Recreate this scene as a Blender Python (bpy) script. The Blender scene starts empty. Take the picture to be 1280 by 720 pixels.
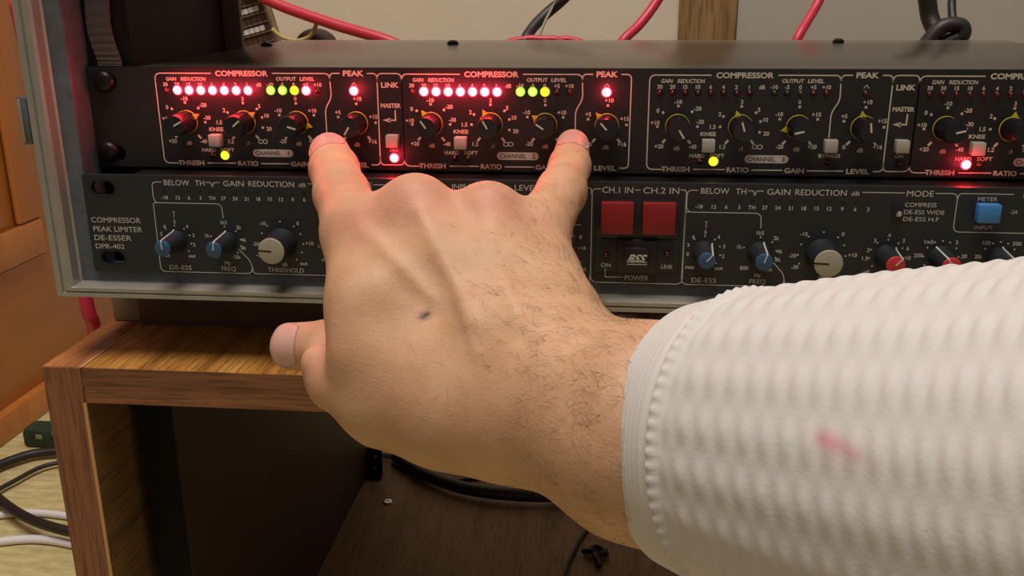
import bpy, math, random
import numpy as np
from mathutils import Vector, Matrix

# ------------------------------------------------------------------ units: millimetres, origin on the rack's front plane
MM = 0.001
FZ = 330.0            # height of the rack's lower edge above the floor, mm
def W(x, y, z): return Vector((x*MM, y*MM, (z+FZ)*MM))
C = bpy.context.scene.collection

# ------------------------------------------------------------------ camera
cam_d = bpy.data.cameras.new('camera'); cam = bpy.data.objects.new('camera', cam_d); C.objects.link(cam)
cam_d.sensor_width = 36.0; cam_d.lens = 33.695; cam_d.clip_start = 0.01; cam_d.clip_end = 20
cam.matrix_world = Matrix([[0.994877, -0.025575, 0.097809, -0.012303], [0.100956, 0.302402, -0.947819, -0.407734], [-0.005337, 0.952837, 0.303434, 0.452808], [0.0, 0.0, 0.0, 1.0]])
bpy.context.scene.camera = cam
# ------------------------------------------------------------------ world, light, exposure
sc = bpy.context.scene
sc.view_settings.view_transform = 'Standard'; sc.view_settings.look = 'None'
sc.view_settings.gamma = 1; sc.view_settings.use_curve_mapping = False
sc.view_settings.exposure = 0.0
world = bpy.data.worlds.new('room_air'); sc.world = world; world.use_nodes = True
wb = world.node_tree.nodes['Background']; wb.inputs[0].default_value = (1.0, 0.88, 0.75, 1); wb.inputs[1].default_value = 0.155
ld = bpy.data.lights.new('ceiling_lamp_light', 'AREA'); ld.shape = 'DISK'; ld.size = 0.8; ld.energy = 21; ld.color = (1.0, 0.93, 0.83)
lo = bpy.data.objects.new('ceiling_lamp_light', ld); C.objects.link(lo); lo.location = W(-110, -270, 1350)
lo.rotation_euler = (W(-60, -60, 20) - lo.location).to_track_quat('-Z', 'Y').to_euler()

# ------------------------------------------------------------------ material helpers
def srgb(c):
    return tuple(((v/255)/12.92 if v/255 <= 0.04045 else ((v/255+0.055)/1.055)**2.4) for v in c) + (1.0,)
def mat(name, col, rough=0.5, metal=0.0, emit=None, es=0.0, spec=0.5, coat=0.0, noise=0.0, nscale=40.0, bump=0.0, bscale=200.0, trans=0.0):
    m = bpy.data.materials.new(name); m.use_nodes = True; nt = m.node_tree; b = nt.nodes['Principled BSDF']
    b.inputs['Base Color'].default_value = srgb(col); b.inputs['Roughness'].default_value = rough
    b.inputs['Metallic'].default_value = metal; b.inputs['Specular IOR Level'].default_value = spec
    b.inputs['Coat Weight'].default_value = coat; b.inputs['Transmission Weight'].default_value = trans
    if emit: b.inputs['Emission Color'].default_value = emit + (1,); b.inputs['Emission Strength'].default_value = es
    tc = nt.nodes.new('ShaderNodeTexCoord')
    if noise > 0:
        n = nt.nodes.new('ShaderNodeTexNoise'); n.inputs['Scale'].default_value = nscale; n.inputs['Detail'].default_value = 6
        mr = nt.nodes.new('ShaderNodeMapRange'); mr.inputs[1].default_value = .3; mr.inputs[2].default_value = .7
        mr.inputs[3].default_value = 1-noise; mr.inputs[4].default_value = 1+noise
        mx = nt.nodes.new('ShaderNodeVectorMath'); mx.operation = 'SCALE'; mx.inputs[0].default_value = srgb(col)[:3]
        nt.links.new(tc.outputs['Object'], n.inputs['Vector']); nt.links.new(n.outputs[0], mr.inputs[0])
        nt.links.new(mr.outputs[0], mx.inputs['Scale']); nt.links.new(mx.outputs[0], b.inputs['Base Color'])
    if bump > 0:
        n2 = nt.nodes.new('ShaderNodeTexNoise'); n2.inputs['Scale'].default_value = bscale; n2.inputs['Detail'].default_value = 4
        bp = nt.nodes.new('ShaderNodeBump'); bp.inputs['Strength'].default_value = bump; bp.inputs['Distance'].default_value = 0.0006
        nt.links.new(tc.outputs['Object'], n2.inputs['Vector']); nt.links.new(n2.outputs[0], bp.inputs['Height'])
        nt.links.new(bp.outputs[0], b.inputs['Normal'])
    return m
def wood(name, c0, c1, c2, axis='X', scale=1.0, rough=0.45, bump=0.3, coat=0.0, pore=.62):
    """long-grained wood: stretched noise along one axis, fine dark pores"""
    m = bpy.data.materials.new(name); m.use_nodes = True; nt = m.node_tree; b = nt.nodes['Principled BSDF']
    L = nt.links.new
    g = nt.nodes.new('ShaderNodeNewGeometry')
    mp = nt.nodes.new('ShaderNodeMapping'); s = [90*scale]*3; s['XYZ'.index(axis)] = 5*scale; mp.inputs['Scale'].default_value = s
    n = nt.nodes.new('ShaderNodeTexNoise'); n.inputs['Scale'].default_value = 1; n.inputs['Detail'].default_value = 8; n.inputs['Roughness'].default_value = .65
    n.inputs['Distortion'].default_value = .6
    mp2 = nt.nodes.new('ShaderNodeMapping'); s2 = [800*scale]*3; s2['XYZ'.index(axis)] = 45*scale; mp2.inputs['Scale'].default_value = s2
    n2 = nt.nodes.new('ShaderNodeTexNoise'); n2.inputs['Scale'].default_value = 1; n2.inputs['Detail'].default_value = 3
    cr = nt.nodes.new('ShaderNodeValToRGB'); e = cr.color_ramp.elements
    e[0].position = .3; e[0].color = srgb(c0); e[1].position = .72; e[1].color = srgb(c2); k = cr.color_ramp.elements.new(.5); k.color = srgb(c1)
    r2 = nt.nodes.new('ShaderNodeMapRange'); r2.inputs[1].default_value = .38; r2.inputs[2].default_value = .5; r2.inputs[3].default_value = pore; r2.inputs[4].default_value = 1
    vm = nt.nodes.new('ShaderNodeVectorMath'); vm.operation = 'SCALE'
    L(g.outputs['Position'], mp.inputs['Vector']); L(g.outputs['Position'], mp2.inputs['Vector'])
    L(mp.outputs[0], n.inputs['Vector']); L(mp2.outputs[0], n2.inputs['Vector']); L(n.outputs[0], cr.inputs[0]); L(n2.outputs[0], r2.inputs[0])
    L(cr.outputs[0], vm.inputs[0]); L(r2.outputs[0], vm.inputs['Scale']); L(vm.outputs[0], b.inputs['Base Color'])
    bp = nt.nodes.new('ShaderNodeBump'); bp.inputs['Strength'].default_value = bump; bp.inputs['Distance'].default_value = .0004
    L(n2.outputs[0], bp.inputs['Height']); L(bp.outputs[0], b.inputs['Normal'])
    b.inputs['Roughness'].default_value = rough; b.inputs['Coat Weight'].default_value = coat
    return m

M = {}
M['panel_black'] = mat('black_anodised_panel', (27, 26, 26), .42, bump=.12, bscale=1500)
M['panel_grey'] = mat('charcoal_painted_panel', (30, 33, 36), .5, bump=.15, bscale=1200)
M['chassis'] = mat('dark_grey_painted_steel', (128, 118, 106), .24, metal=.45, bump=.1, bscale=900)
M['print'] = mat('warm_white_print', (205, 196, 176), .6)
M['print_dim'] = mat('grey_white_print', (188, 186, 178), .6)
M['knob'] = mat('matte_black_knob_plastic', (19, 18, 22), .38)
M['yellow'] = mat('yellow_fluorescent_skirt', (178, 168, 30), .5)
M['white_plastic'] = mat('light_grey_button_plastic', (172, 166, 154), .45)
M['screw'] = mat('black_oxide_screw', (34, 32, 32), .35, metal=.6)
M['led_dark'] = mat('unlit_dark_red_lens', (70, 10, 14), .2, coat=.5)
M['led_dgreen'] = mat('unlit_dark_green_lens', (22, 42, 24), .2, coat=.5)
M['led_dyellow'] = mat('unlit_dark_amber_lens', (60, 56, 26), .2, coat=.5)
def lit(name, rim, core, rs, cs):
    m = bpy.data.materials.new(name); m.use_nodes = True; nt = m.node_tree; nt.nodes.clear(); L = nt.links.new
    o = nt.nodes.new('ShaderNodeOutputMaterial'); e = nt.nodes.new('ShaderNodeEmission'); tc = nt.nodes.new('ShaderNodeTexCoord')
    sx = nt.nodes.new('ShaderNodeSeparateXYZ'); ln = nt.nodes.new('ShaderNodeVectorMath'); ln.operation = 'LENGTH'
    cx = nt.nodes.new('ShaderNodeCombineXYZ'); mr = nt.nodes.new('ShaderNodeMapRange')
    mr.inputs[1].default_value = .0012; mr.inputs[2].default_value = .0020; mr.inputs[3].default_value = 0; mr.inputs[4].default_value = 1
    mx = nt.nodes.new('ShaderNodeMix'); mx.data_type = 'RGBA'; mx.clamp_result = False
    mx.inputs[6].default_value = tuple(c*cs for c in core)+(1,); mx.inputs[7].default_value = tuple(c*rs for c in rim)+(1,)
    L(tc.outputs['Object'], sx.inputs[0]); L(sx.outputs[0], cx.inputs[0]); L(sx.outputs[2], cx.inputs[2]); L(cx.outputs[0], ln.inputs[0])
    L(ln.outputs['Value'], mr.inputs[0]); L(mr.outputs[0], mx.inputs[0]); L(mx.outputs[2], e.inputs[0]); L(e.outputs[0], o.inputs[0])
    return m
M['lit_red'] = lit('glowing_red_lens', (1, .004, .02), (1, .03, .035), 14, 75)
M['lit_green'] = lit('glowing_green_lens', (.25, .8, .02), (.75, 1, .12), .9, 1.7)
M['lit_yellow'] = lit('glowing_yellow_lens', (.9, .7, .0), (1, .85, .03), 1.0, 1.6)
M['cap_blue'] = mat('blue_knob_cap', (44, 80, 114), .45)
M['cap_grey'] = mat('putty_grey_knob_cap', (158, 152, 134), .5)
M['cap_red'] = mat('red_knob_cap', (190, 48, 56), .45)
M['knob_body'] = mat('dark_knob_body_plastic', (34, 36, 42), .42)
M['red_button'] = mat('red_button_plastic', (132, 16, 24), .5)
M['blue_button'] = mat('blue_button_plastic', (62, 122, 184), .45)
M['black_plastic'] = mat('black_plastic', (20, 19, 19), .4)
M['chrome'] = mat('chrome', (200, 200, 200), .15, metal=1)
M['alu'] = mat('brushed_aluminium', (170, 164, 154), .26, metal=.5, noise=.06, nscale=60, bump=.25, bscale=500)
M['alu_dull'] = mat('dull_blue_grey_aluminium', (98, 104, 110), .5, metal=.5, noise=.18, nscale=120, bump=.3, bscale=300)
M['case_in'] = mat('red_lit_black_lining', (62, 38, 38), .7, noise=.15, bump=.3, bscale=400)  # black lining; the red light on it is mixed into its colour
M['rim'] = mat('brownish_metal_rear_rim', (150, 122, 114), .6, metal=0)
M['webbing'] = mat('dark_grey_webbing', (78, 68, 62), .85, bump=.6, bscale=900)
M['table_top'] = wood('golden_brown_laminate_top', (128, 80, 34), (176, 120, 56), (198, 146, 76), 'Y', 1.0, .38, .35)
M['table_edge'] = wood('reddish_brown_laminate_edge', (104, 62, 38), (134, 84, 52), (150, 98, 62), 'X', 1.0, .5, .4)
M['table_post'] = wood('reddish_brown_laminate_upright', (112, 66, 42), (142, 88, 58), (156, 102, 68), 'Z', 1.0, .5, .4)
M['table_post_top'] = wood('reddish_laminate_corner', (140, 80, 44), (172, 106, 62), (186, 122, 74), 'Y', 1.0, .42, .35)
M['table_in'] = wood('dim_brown_laminate_inside', (128, 102, 78), (150, 122, 96), (162, 134, 108), 'Y', 1.0, .6, .3)
M['table_dim'] = wood('shaded_golden_brown_laminate', (96, 70, 34), (120, 90, 48), (134, 102, 58), 'Y', 1.0, .6, .3)  # darker laminate for the inner sheet; interior dimness put into its colour
M['seam'] = mat('pale_board_seam', (196, 150, 104), .6)  # paler than the boards it lines
M['dark_wood'] = mat('dark_brown_board', (92, 62, 40), .6, noise=.15)
M['black_board'] = mat('black_board', (12, 11, 10), .7, spec=.2)
M['brown_board'] = mat('dark_brown_panel', (54, 38, 26), .6, noise=.1)
M['cabinet'] = wood('orange_brown_cabinet_wood', (178, 106, 46), (188, 114, 52), (196, 122, 58), 'Z', .35, .35, .03, coat=.2, pore=.95)
M['cabinet_low'] = wood('orange_brown_cabinet_wood_lower', (168, 102, 46), (176, 110, 50), (184, 116, 55), 'Y', .35, .35, .03, coat=.2, pore=.95)
M['wall'] = mat('beige_textured_wallpaper', (212, 200, 180), .85, noise=.02, nscale=30, bump=.5, bscale=160)
M['door'] = mat('grey_sliding_panel', (172, 166, 156), .8, noise=.02)
M['pillar'] = wood('pale_wooden_pillar', (128, 98, 62), (150, 118, 78), (160, 130, 90), 'Z', .5, .5, .15)
M['red_cable'] = mat('red_cable_jacket', (196, 44, 66), .42)
M['black_cable'] = mat('black_cable_jacket', (34, 31, 28), .5)
M['grey_cable'] = mat('pale_grey_cable_jacket', (140, 128, 116), .5)
M['white_cable'] = mat('white_cable_jacket', (225, 220, 226), .45)
M['skin_nail'] = mat('fingernail', (204, 156, 144), .35, spec=.5, coat=.15)
M['hair'] = mat('dark_brown_body_hair', (72, 50, 36), .6)

# ------------------------------------------------------------------ object helpers
ORG = {}
def put(o, loc, parent):
    """loc: world mm"""
    ORG[o.name] = Vector(loc)
    if parent is None: o.location = W(*loc)
    else:
        o.parent = parent
        o.location = (Vector(loc) - ORG[parent.name]) * MM
    C.objects.link(o); return o
def tag(o, label=None, cat=None, group=None, kind=None):
    if label: o['label'] = label
    if cat: o['category'] = cat
    if group: o['group'] = group
    if kind: o['kind'] = kind
    return o
def thing(name, loc, label, cat, group=None):
    o = bpy.data.objects.new(name, None); o.empty_display_size = .01
    put(o, loc, None); return tag(o, label, cat, group)
def me(name, v, f, m, smooth=False):
    d = bpy.data.meshes.new(name); d.from_pydata([tuple(q) for q in v], [], [tuple(q) for q in f]); d.update()
    if m is not None: d.materials.append(m)
    if smooth:
        d.polygons.foreach_set('use_smooth', [True]*len(d.polygons))
        if smooth != 'all': d.set_sharp_from_angle(angle=math.radians(38))
    return d
def obj(name, v, f, m, parent=None, smooth=False, org=None):
    """v in world mm; the object's origin goes to its centre (or org)"""
    v = np.asarray(v, float)
    c = (v.min(0)+v.max(0))/2 if org is None else np.array(org, float)
    o = bpy.data.objects.new(name, me(name, (v-c)*MM, f, m, smooth))
    return put(o, tuple(c), parent)
def inst(name, mesh, loc, parent, ry=0.0, rx=0.0, rz=0.0):
    o = bpy.data.objects.new(name, mesh); put(o, loc, parent); o.rotation_euler = (rx, ry, rz); return o
def bevel_box(x0, x1, y0, y1, z0, z1, b=0.0):
    if b <= 0:
        v = [(x, y, z) for x in (x0, x1) for y in (y0, y1) for z in (z0, z1)]
        f = [(0,1,3,2),(4,6,7,5),(0,4,5,1),(2,3,7,6),(0,2,6,4),(1,5,7,3)]
        return v, f
    import bmesh
    bm = bmesh.new(); bmesh.ops.create_cube(bm, size=1)
    for q in bm.verts: q.co = Vector(((x0+x1)/2+q.co.x*(x1-x0), (y0+y1)/2+q.co.y*(y1-y0), (z0+z1)/2+q.co.z*(z1-z0)))
    bmesh.ops.bevel(bm, geom=bm.edges[:], offset=b, segments=2, affect='EDGES', profile=.5)
    bm.verts.index_update(); v = [tuple(q.co) for q in bm.verts]; f = [[q.index for q in p.verts] for p in bm.faces]; bm.free()
    return v, f
def box(name, x0, x1, y0, y1, z0, z1, m, parent=None, b=0.0, org=None):
    v, f = bevel_box(x0, x1, y0, y1, z0, z1, b)
    return obj(name, v, f, m, parent, smooth=b > 0, org=org)
def join(parts):
    V, F = [], []
    for v, f in parts:
        n = len(V); V += [tuple(q) for q in v]; F += [[i+n for i in q] for q in f]
    return V, F
def lathe(prof, n=28, cap=True, y0=0.0):
    """profile (r, h) turned about the -Y axis; local mm"""
    v, f = [], []
    for r, h in prof:
        for i in range(n):
            a = 2*math.pi*i/n; v.append((r*math.sin(a), y0-h, r*math.cos(a)))
    for k in range(len(prof)-1):
        for i in range(n):
            j = (i+1) % n; f.append((k*n+i, k*n+j, (k+1)*n+j, (k+1)*n+i))
    if cap:
        f.append([(len(prof)-1)*n+i for i in range(n)]); f.append([n-1-i for i in range(n)])
    return v, f
def lmesh(name, vf, m, smooth=True):
    return me(name, np.asarray(vf[0], float)*MM, vf[1], m, smooth)
def spline(P, n=10):
    P = [np.array(p, float) for p in P]; P = [2*P[0]-P[1]] + P + [2*P[-1]-P[-2]]; out = []
    for i in range(1, len(P)-2):
        for k in range(n):
            t = k/n; a, b, c, d = P[i-1:i+3]
            out.append(.5*((2*b)+(-a+c)*t+(2*a-5*b+4*c-d)*t*t+(-a+3*b-3*c+d)*t**3))
    out.append(P[-2]); return np.array(out)
def tube(path, r, n=12, closed_ends=True):
    path = np.asarray(path, float); T = np.gradient(path, axis=0); T /= np.linalg.norm(T, axis=1)[:, None]
    up = np.array([0.0, 0, 1]); 
    if abs(T[0] @ up) > .9: up = np.array([1.0, 0, 0])
    v, f = [], []; u = up
    for i, (p, t) in enumerate(zip(path, T)):
        u = u - t*(u @ t); u /= np.linalg.norm(u); w = np.cross(t, u)
        rr = r[i] if hasattr(r, '__len__') else r
        for k in range(n):
            a = 2*math.pi*k/n; v.append(p + rr*(math.cos(a)*u + math.sin(a)*w))
    for i in range(len(path)-1):
        for k in range(n):
            j = (k+1) % n; f.append((i*n+k, i*n+j, (i+1)*n+j, (i+1)*n+k))
    if closed_ends: f.append([n-1-k for k in range(n)]); f.append([(len(path)-1)*n+k for k in range(n)])
    return v, f
def cable(name, pts, r, m, label, cat='cable', group=None, n=10):
    v, f = tube(spline(pts, n), r, 12)
    return tag(obj(name, v, f, m, None, smooth='all'), label, cat, group)

# ------------------------------------------------------------------ flat print: strokes and lettering in the panel plane
def stroke(pts, w, closed=False):
    P = [np.array(p, float) for p in pts]; v, f = [], []
    n = len(P)
    for i in range(n):
        a = P[i-1] if (i > 0 or closed) else None; b = P[(i+1) % n] if (i < n-1 or closed) else None
        d = np.zeros(2); q = []
        for s, e in ((a, P[i]), (P[i], b)):
            if s is None or e is None: continue
            t = e-s; t = t/(np.linalg.norm(t)+1e-9); q.append(np.array([-t[1], t[0]]))
        m = sum(q); m = m/np.linalg.norm(m); m = m/max(.5, m @ q[0])
        v += [P[i]+m*w/2, P[i]-m*w/2]
    for i in range(n if closed else n-1):
        j = (i+1) % n; f.append((2*i, 2*i+1, 2*j+1, 2*j))
    return v, f
def rnd(pts, rad, seg=5):
    """polyline with rounded corners"""
    P = [np.array(p, float) for p in pts]; out = [P[0]]
    for i in range(1, len(P)-1):
        a, b, c = P[i-1], P[i], P[i+1]; u = (a-b); w = (c-b); lu, lw = np.linalg.norm(u), np.linalg.norm(w)
        r = min(rad, lu*.49, lw*.49); s, e = b+u/lu*r, b+w/lw*r
        for k in range(seg+1):
            t = k/seg; out.append((1-t)**2*s + 2*t*(1-t)*b + t*t*e)
    out.append(P[-1]); return out
_glyph = {}
def glyphs(txt, bold):
    key = (txt, bold)
    if key not in _glyph:
        cu = bpy.data.curves.new('lettering_source', 'FONT'); cu.body = txt; cu.size = 1; cu.offset = bold; cu.resolution_u = 3
        cu.align_x = 'LEFT'
        o = bpy.data.objects.new('lettering_source', cu)
        d = o.to_mesh()
        v = np.array([q.co[:2] for q in d.vertices]).reshape(-1, 2); f = [list(p.vertices) for p in d.polygons]
        o.to_mesh_clear(); bpy.data.objects.remove(o); bpy.data.curves.remove(cu)
        _glyph[key] = (v, f)
    return _glyph[key]
class Print:
    def __init__(s): s.v, s.f = [], []
    def add(s, v, f):
        n = len(s.v); s.v += [tuple(q) for q in v]; s.f += [[i+n for i in q] for q in f]
    def line(s, pts, w=.42, rad=0, closed=False):
        if rad: pts = rnd(pts, rad)
        s.add(*stroke(pts, w, closed))
    def text(s, t, x, z, h=1.5, w=None, bold=0.0, align='c', shear=0.0):
        v, f = glyphs(t, bold)
        if not len(v): return
        capv, _ = glyphs('H', bold); cap = np.ptp(capv[:, 1]); base = capv[:, 1].min()
        k = h/cap; v = v.copy(); v[:, 1] = (v[:, 1]-base)*k - h/2
        x0, x1 = v[:, 0].min(), v[:, 0].max(); kx = k if w is None else w/(x1-x0)
        v[:, 0] = (v[:, 0] - {'c': (x0+x1)/2, 'l': x0, 'r': x1}[align])*kx + v[:, 1]*shear
        s.add(v + [x, z], f)
    def rect(s, x, z, w, h, a=0):
        c, q = math.cos(a), math.sin(a)
        s.add([(x+c*i*w/2-q*j*h/2, z+q*i*w/2+c*j*h/2) for i, j in ((-1,-1),(1,-1),(1,1),(-1,1))], [(0,1,2,3)])
    def disc(s, x, z, r, n=10):
        s.add([(x+r*math.cos(2*math.pi*i/n), z+r*math.sin(2*math.pi*i/n)) for i in range(n)], [list(range(n))])
    def build(s, name, y, m, parent):
        v = [(a, y, b) for a, b in s.v]
        return obj(name, v, s.f, m, parent)

def plate(name, x0, x1, z0, z1, y0, y1, holes, m, parent, r=1.2):
    """sheet with real slotted holes: holes = (x, z, half length, radius)"""
    cu = bpy.data.curves.new('plate_source', 'CURVE'); cu.dimensions = '2D'; cu.fill_mode = 'BOTH'; cu.extrude = (y1-y0)/2*MM
    def poly(pts):
        sp = cu.splines.new('POLY'); sp.points.add(len(pts)-1); sp.use_cyclic_u = True
        for q, p in zip(sp.points, pts): q.co = (p[0]*MM, p[1]*MM, 0, 1)
    o_ = []
    for cx, cz, a0 in ((x1-r, z1-r, 0), (x0+r, z1-r, 90), (x0+r, z0+r, 180), (x1-r, z0+r, 270)):
        for k in range(5):
            a = math.radians(a0+k*22.5); o_.append((cx+r*math.cos(a), cz+r*math.sin(a)))
    poly(o_)
    for hx, hz, hl, hr in holes:
        h = []
        for k in range(20):
            a = 2*math.pi*k/20; h.append((hx+(hl if math.cos(a) > 0 else -hl)+hr*math.cos(a), hz+hr*math.sin(a)))
        poly(h)
    o = bpy.data.objects.new('plate_source', cu); d0 = o.to_mesh()
    v = [(q.co.x/MM, (y0+y1)/2-q.co.z/MM, q.co.y/MM) for q in d0.vertices]; f = [list(p.vertices) for p in d0.polygons]
    o.to_mesh_clear(); bpy.data.objects.remove(o); bpy.data.curves.remove(cu)
    return obj(name, v, f, m, parent)

# ================================================================== SETTING
def struct(o): o['kind'] = 'structure'; return o
m = bpy.data.materials.new('woven_tatami'); m.use_nodes = True; nt = m.node_tree; L = nt.links.new; b = nt.nodes['Principled BSDF']
g = nt.nodes.new('ShaderNodeNewGeometry'); mp = nt.nodes.new('ShaderNodeMapping'); mp.inputs['Scale'].default_value = (45, 130, 1)
n_ = nt.nodes.new('ShaderNodeTexNoise'); n_.inputs['Scale'].default_value = 1; n_.inputs['Detail'].default_value = 5
cr = nt.nodes.new('ShaderNodeValToRGB'); cr.color_ramp.elements[0].position = .3; cr.color_ramp.elements[1].position = .7
cr.color_ramp.elements[0].color = srgb((176, 160, 108)); cr.color_ramp.elements[1].color = srgb((210, 196, 146))
bk = nt.nodes.new('ShaderNodeTexBrick'); bk.inputs['Scale'].default_value = 1; bk.inputs['Mortar Size'].default_value = .0012
bk.inputs['Brick Width'].default_value = .03; bk.inputs['Row Height'].default_value = .011; bk.inputs['Mortar Smooth'].default_value = 1
vm = nt.nodes.new('ShaderNodeMapRange'); vm.inputs[3].default_value = 1; vm.inputs[4].default_value = .86
sc_ = nt.nodes.new('ShaderNodeVectorMath'); sc_.operation = 'SCALE'
L(g.outputs['Position'], mp.inputs[0]); L(mp.outputs[0], n_.inputs['Vector']); L(n_.outputs[0], cr.inputs[0]); L(g.outputs['Position'], bk.inputs['Vector'])
L(bk.outputs['Fac'], vm.inputs[0]); L(cr.outputs[0], sc_.inputs[0]); L(vm.outputs[0], sc_.inputs['Scale']); L(sc_.outputs[0], b.inputs['Base Color'])
b.inputs['Roughness'].default_value = .8; M['tatami'] = m
WY = 700.0
struct(box('floor', -1300, 1200, -1100, WY, -345, -330, M['tatami']))
struct(box('wall_back', -1300, 1200, WY, WY+40, -345, 900, M['wall']))
struct(box('trim_1', 59, 120, WY-16, WY+2, -330, 900, M['pillar'], b=1.5))
struct(box('door_1', 121, 900, WY-10, WY+2, -330, 900, M['door'], b=2))

# ------------------------------------------------------------------ orange cabinet on the left (stands on the mat)
CX = -636.9
cab = thing('cabinet', (CX-170, 320, -330), 'orange-brown wooden cabinet on the mat at the left edge, behind the rack case', 'cabinet')
box('body', CX-340, CX, 60, WY-4, -322, 700, M['cabinet_low'], cab, b=2)
box('base_rail', CX-338, CX+10, 60, WY-6, -330, -300, M['cabinet'], cab, b=2)
JY, JZ = (553.9, -159.0)
dr = box('door', CX, CX+7, 62, JY, JZ, 690, M['cabinet'], cab, b=2.5)
for q, (a, b_, c, d) in enumerate(((62, JY-2, JZ+2, JZ+42), (JY-44, JY-2, JZ+42, 690))):
    box('door_moulding', CX+7, CX+13, a, b_, c, d, M['cabinet'], dr, b=4)

# ------------------------------------------------------------------ low shelf table
TT, TF, TB = -40.5, -30.0, 402.0
tb = thing('shelf_table', (60, 186, -330), 'low brown wood-grain shelf table carrying the rack case', 'table')
box('top_board', -245.6, 395, TF, TB, TT-17.5, TT, M['table_top'], tb, b=.8)
box('front_edge', -245.6, 395, TF-.5, TF-.02, TT-17.3, TT-.4, M['table_edge'], tb)
sp_ = box('side_panel', -265, -246.2, TF, TB, -330, TT, M['table_post_top'], tb, b=1.0)
box('inner_face', -246.15, -245.9, TF+.5, TB, -300, TT-18, M['table_dim'], sp_)
box('edge_band', -264.6, -246.6, TF-.5, TF-.02, -330, TT-.6, M['table_post'], sp_)
box('side_panel', 396, 415, TF, TB, -330, TT, M['table_post'], tb, b=1.0)
box('seam_strip', -246.4, -245.4, TF-.45, TB, TT-.2, TT+.12, M['seam'], tb)
box('seam_strip', -247.4, -245.9, TF-.7, TF-.1, -330, TT-17.6, M['seam'], tb)
lsh = box('lower_shelf', -245.6, 395, TF+6, TB, -318, -300, M['table_in'], tb, b=.8)
scr = lmesh('screw_head', lathe([(4.2, 0), (4.2, .8), (3.4, 1.5), (1.4, 1.6), (1.1, .7)], 20), M['chrome'])
inst('screw', scr, (-193.3, 302.9, -300.0), lsh, rx=-math.pi/2)
# crossed bracket at the far corner of the shelf
brk = thing('corner_bracket', (-219.7, 348.2, -299.9), 'small black metal bracket with pale rivets at the back of the lower shelf', 'bracket')
bx_, by_, bz_ = (-219.7, 348.2, -299.9)
box('plate', bx_-11, bx_+11, by_, by_+3, bz_, bz_+26, M['black_board'], brk, b=.6)
box('foot', bx_-11, bx_+11, by_-9, by_, bz_, bz_+3, M['black_board'], brk, b=.6)
rv = lmesh('rivet', lathe([(1.3, 0), (1.2, .5), (.6, .9)], 10), M['grey_cable'])
for a, c in ((-5, 19), (5, 19), (-5, 8), (5, 8)): inst('rivet', rv, (bx_+a, by_, bz_+c), brk)
# black upright board inside
BX0, BX1, BY0 = -240.7, -222.2, 2.3
tag(box('upright_board', BX0, BX1, BY0, 385, -299.9, TT-18.2, M['brown_board'], b=.8), 'dark brown board with black front edge standing inside the left end of the table', 'board')
box('edge_strip', BX0+.3, BX1-.3, BY0-.4, BY0-.02, -299, TT-19, M['black_board'], bpy.data.objects['upright_board'])
# dark plinth that carries the case
tag(box('riser_block', -246, 236, 26, 150, TT+.05, -10.8, M['dark_wood'], b=.8), 'dark brown block under the rack case on the table top', 'block')
v, f = bevel_box(-262, -243, 30, 58, TT+.1, TT+24, 1.5)
tag(obj('paper_packet', v, f, mat('brownish_paper', (150, 124, 92), .8), None, True), 'small brownish paper packet on the table under the case corner', 'packet')

# ------------------------------------------------------------------ rack case: aluminium-edged, open front
XL, XR, CZ0, CZ1 = -258.0, 258.0, -10.6, 190.0
case = thing('rack_case', (0, 60, CZ0), 'black rack case with silver aluminium edging holding two rack units', 'rack case')
v, f = join([bevel_box(XL+1, -241.8, -12, 160, CZ0, CZ1)]); obj('side_wall', v, f, M['case_in'], case)
v, f = join([bevel_box(241.8, XR-1, -12, 160, CZ0, CZ1)]); obj('side_wall', v, f, M['case_in'], case)
box('bottom_wall', -241.7, 241.7, -12, 160, CZ0, -1.2, M['case_in'], case)
box('top_wall', -241.7, 241.7, -12, 160, CZ1-8, CZ1, M['case_in'], case)
def frame(name, profile, m):
    """rectangular extrusion mitred round the opening; profile = (inset from outer edge, y)"""
    n = len(profile); V, F = [], []
    for sx, sz in ((-1, -1), (1, -1), (1, 1), (-1, 1)):
        for i, y in profile:
            k = i*.62 if sz < 0 else i
            V.append(((XR-i)*sx, y, (CZ0+k) if sz < 0 else (CZ1-k)))
    for c in range(4):
        d = (c+1) % 4
        for k in range(n-1): F.append((c*n+k, d*n+k, d*n+k+1, c*n+k+1))
    return obj(name, V, F, m, case, smooth=True)
frame('edge_profile', [(0, 4), (0, -20.5), (1, -22), (3.6, -22), (4.0, -20.9), (4.6, -20.7), (5.2, -21.8), (7.6, -21.8), (8.6, -20.6), (8.6, -15), (9.4, -14.2), (9.4, 2)], M['alu'])
frame('inner_channel', [(9.4, -14.2), (16.0, -12.6), (16.5, -11), (16.5, 5)], M['alu_dull'])
# latch on the left edge
lt = box('latch', XL-4.6, XL+.2, -21.5, -8, 57.8, 78.2, M['alu_dull'], case, b=1.2)
LZ0, LZ1 = 57.8, 78.2
box('latch_rib', XL-3.4, XL-2.2, -22.6, -21.3, LZ0+1, LZ1-1, M['alu'], lt, b=.4)
# rack rail up both sides, with holes
def rail(sx, name):
    x0, x1 = (-241.6, -222) if sx < 0 else (222, 241.6)
    hs = [(-233*(-sx), z, .01, 2.6) for z in (6.3, 38.1, 50.8, 82.5)]
    plate(name, x0, x1, -1, 181, 3.2, 5.2, hs, M['black_board'], case)
rail(-1, 'rack_rail'); rail(1, 'rack_rail')
# rear rim
v, f = join([bevel_box(-242, -230.5, 157, 163, CZ0, CZ1), bevel_box(230.5, 242, 157, 163, CZ0, CZ1)])
box('rear_rim', -243, -231.5, 160.2, 165, CZ0, CZ1, M['rim'], case, b=1)
box('rear_rim', 231.5, 243, 160.2, 165, CZ0, CZ1, M['rim'], case, b=1)

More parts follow.
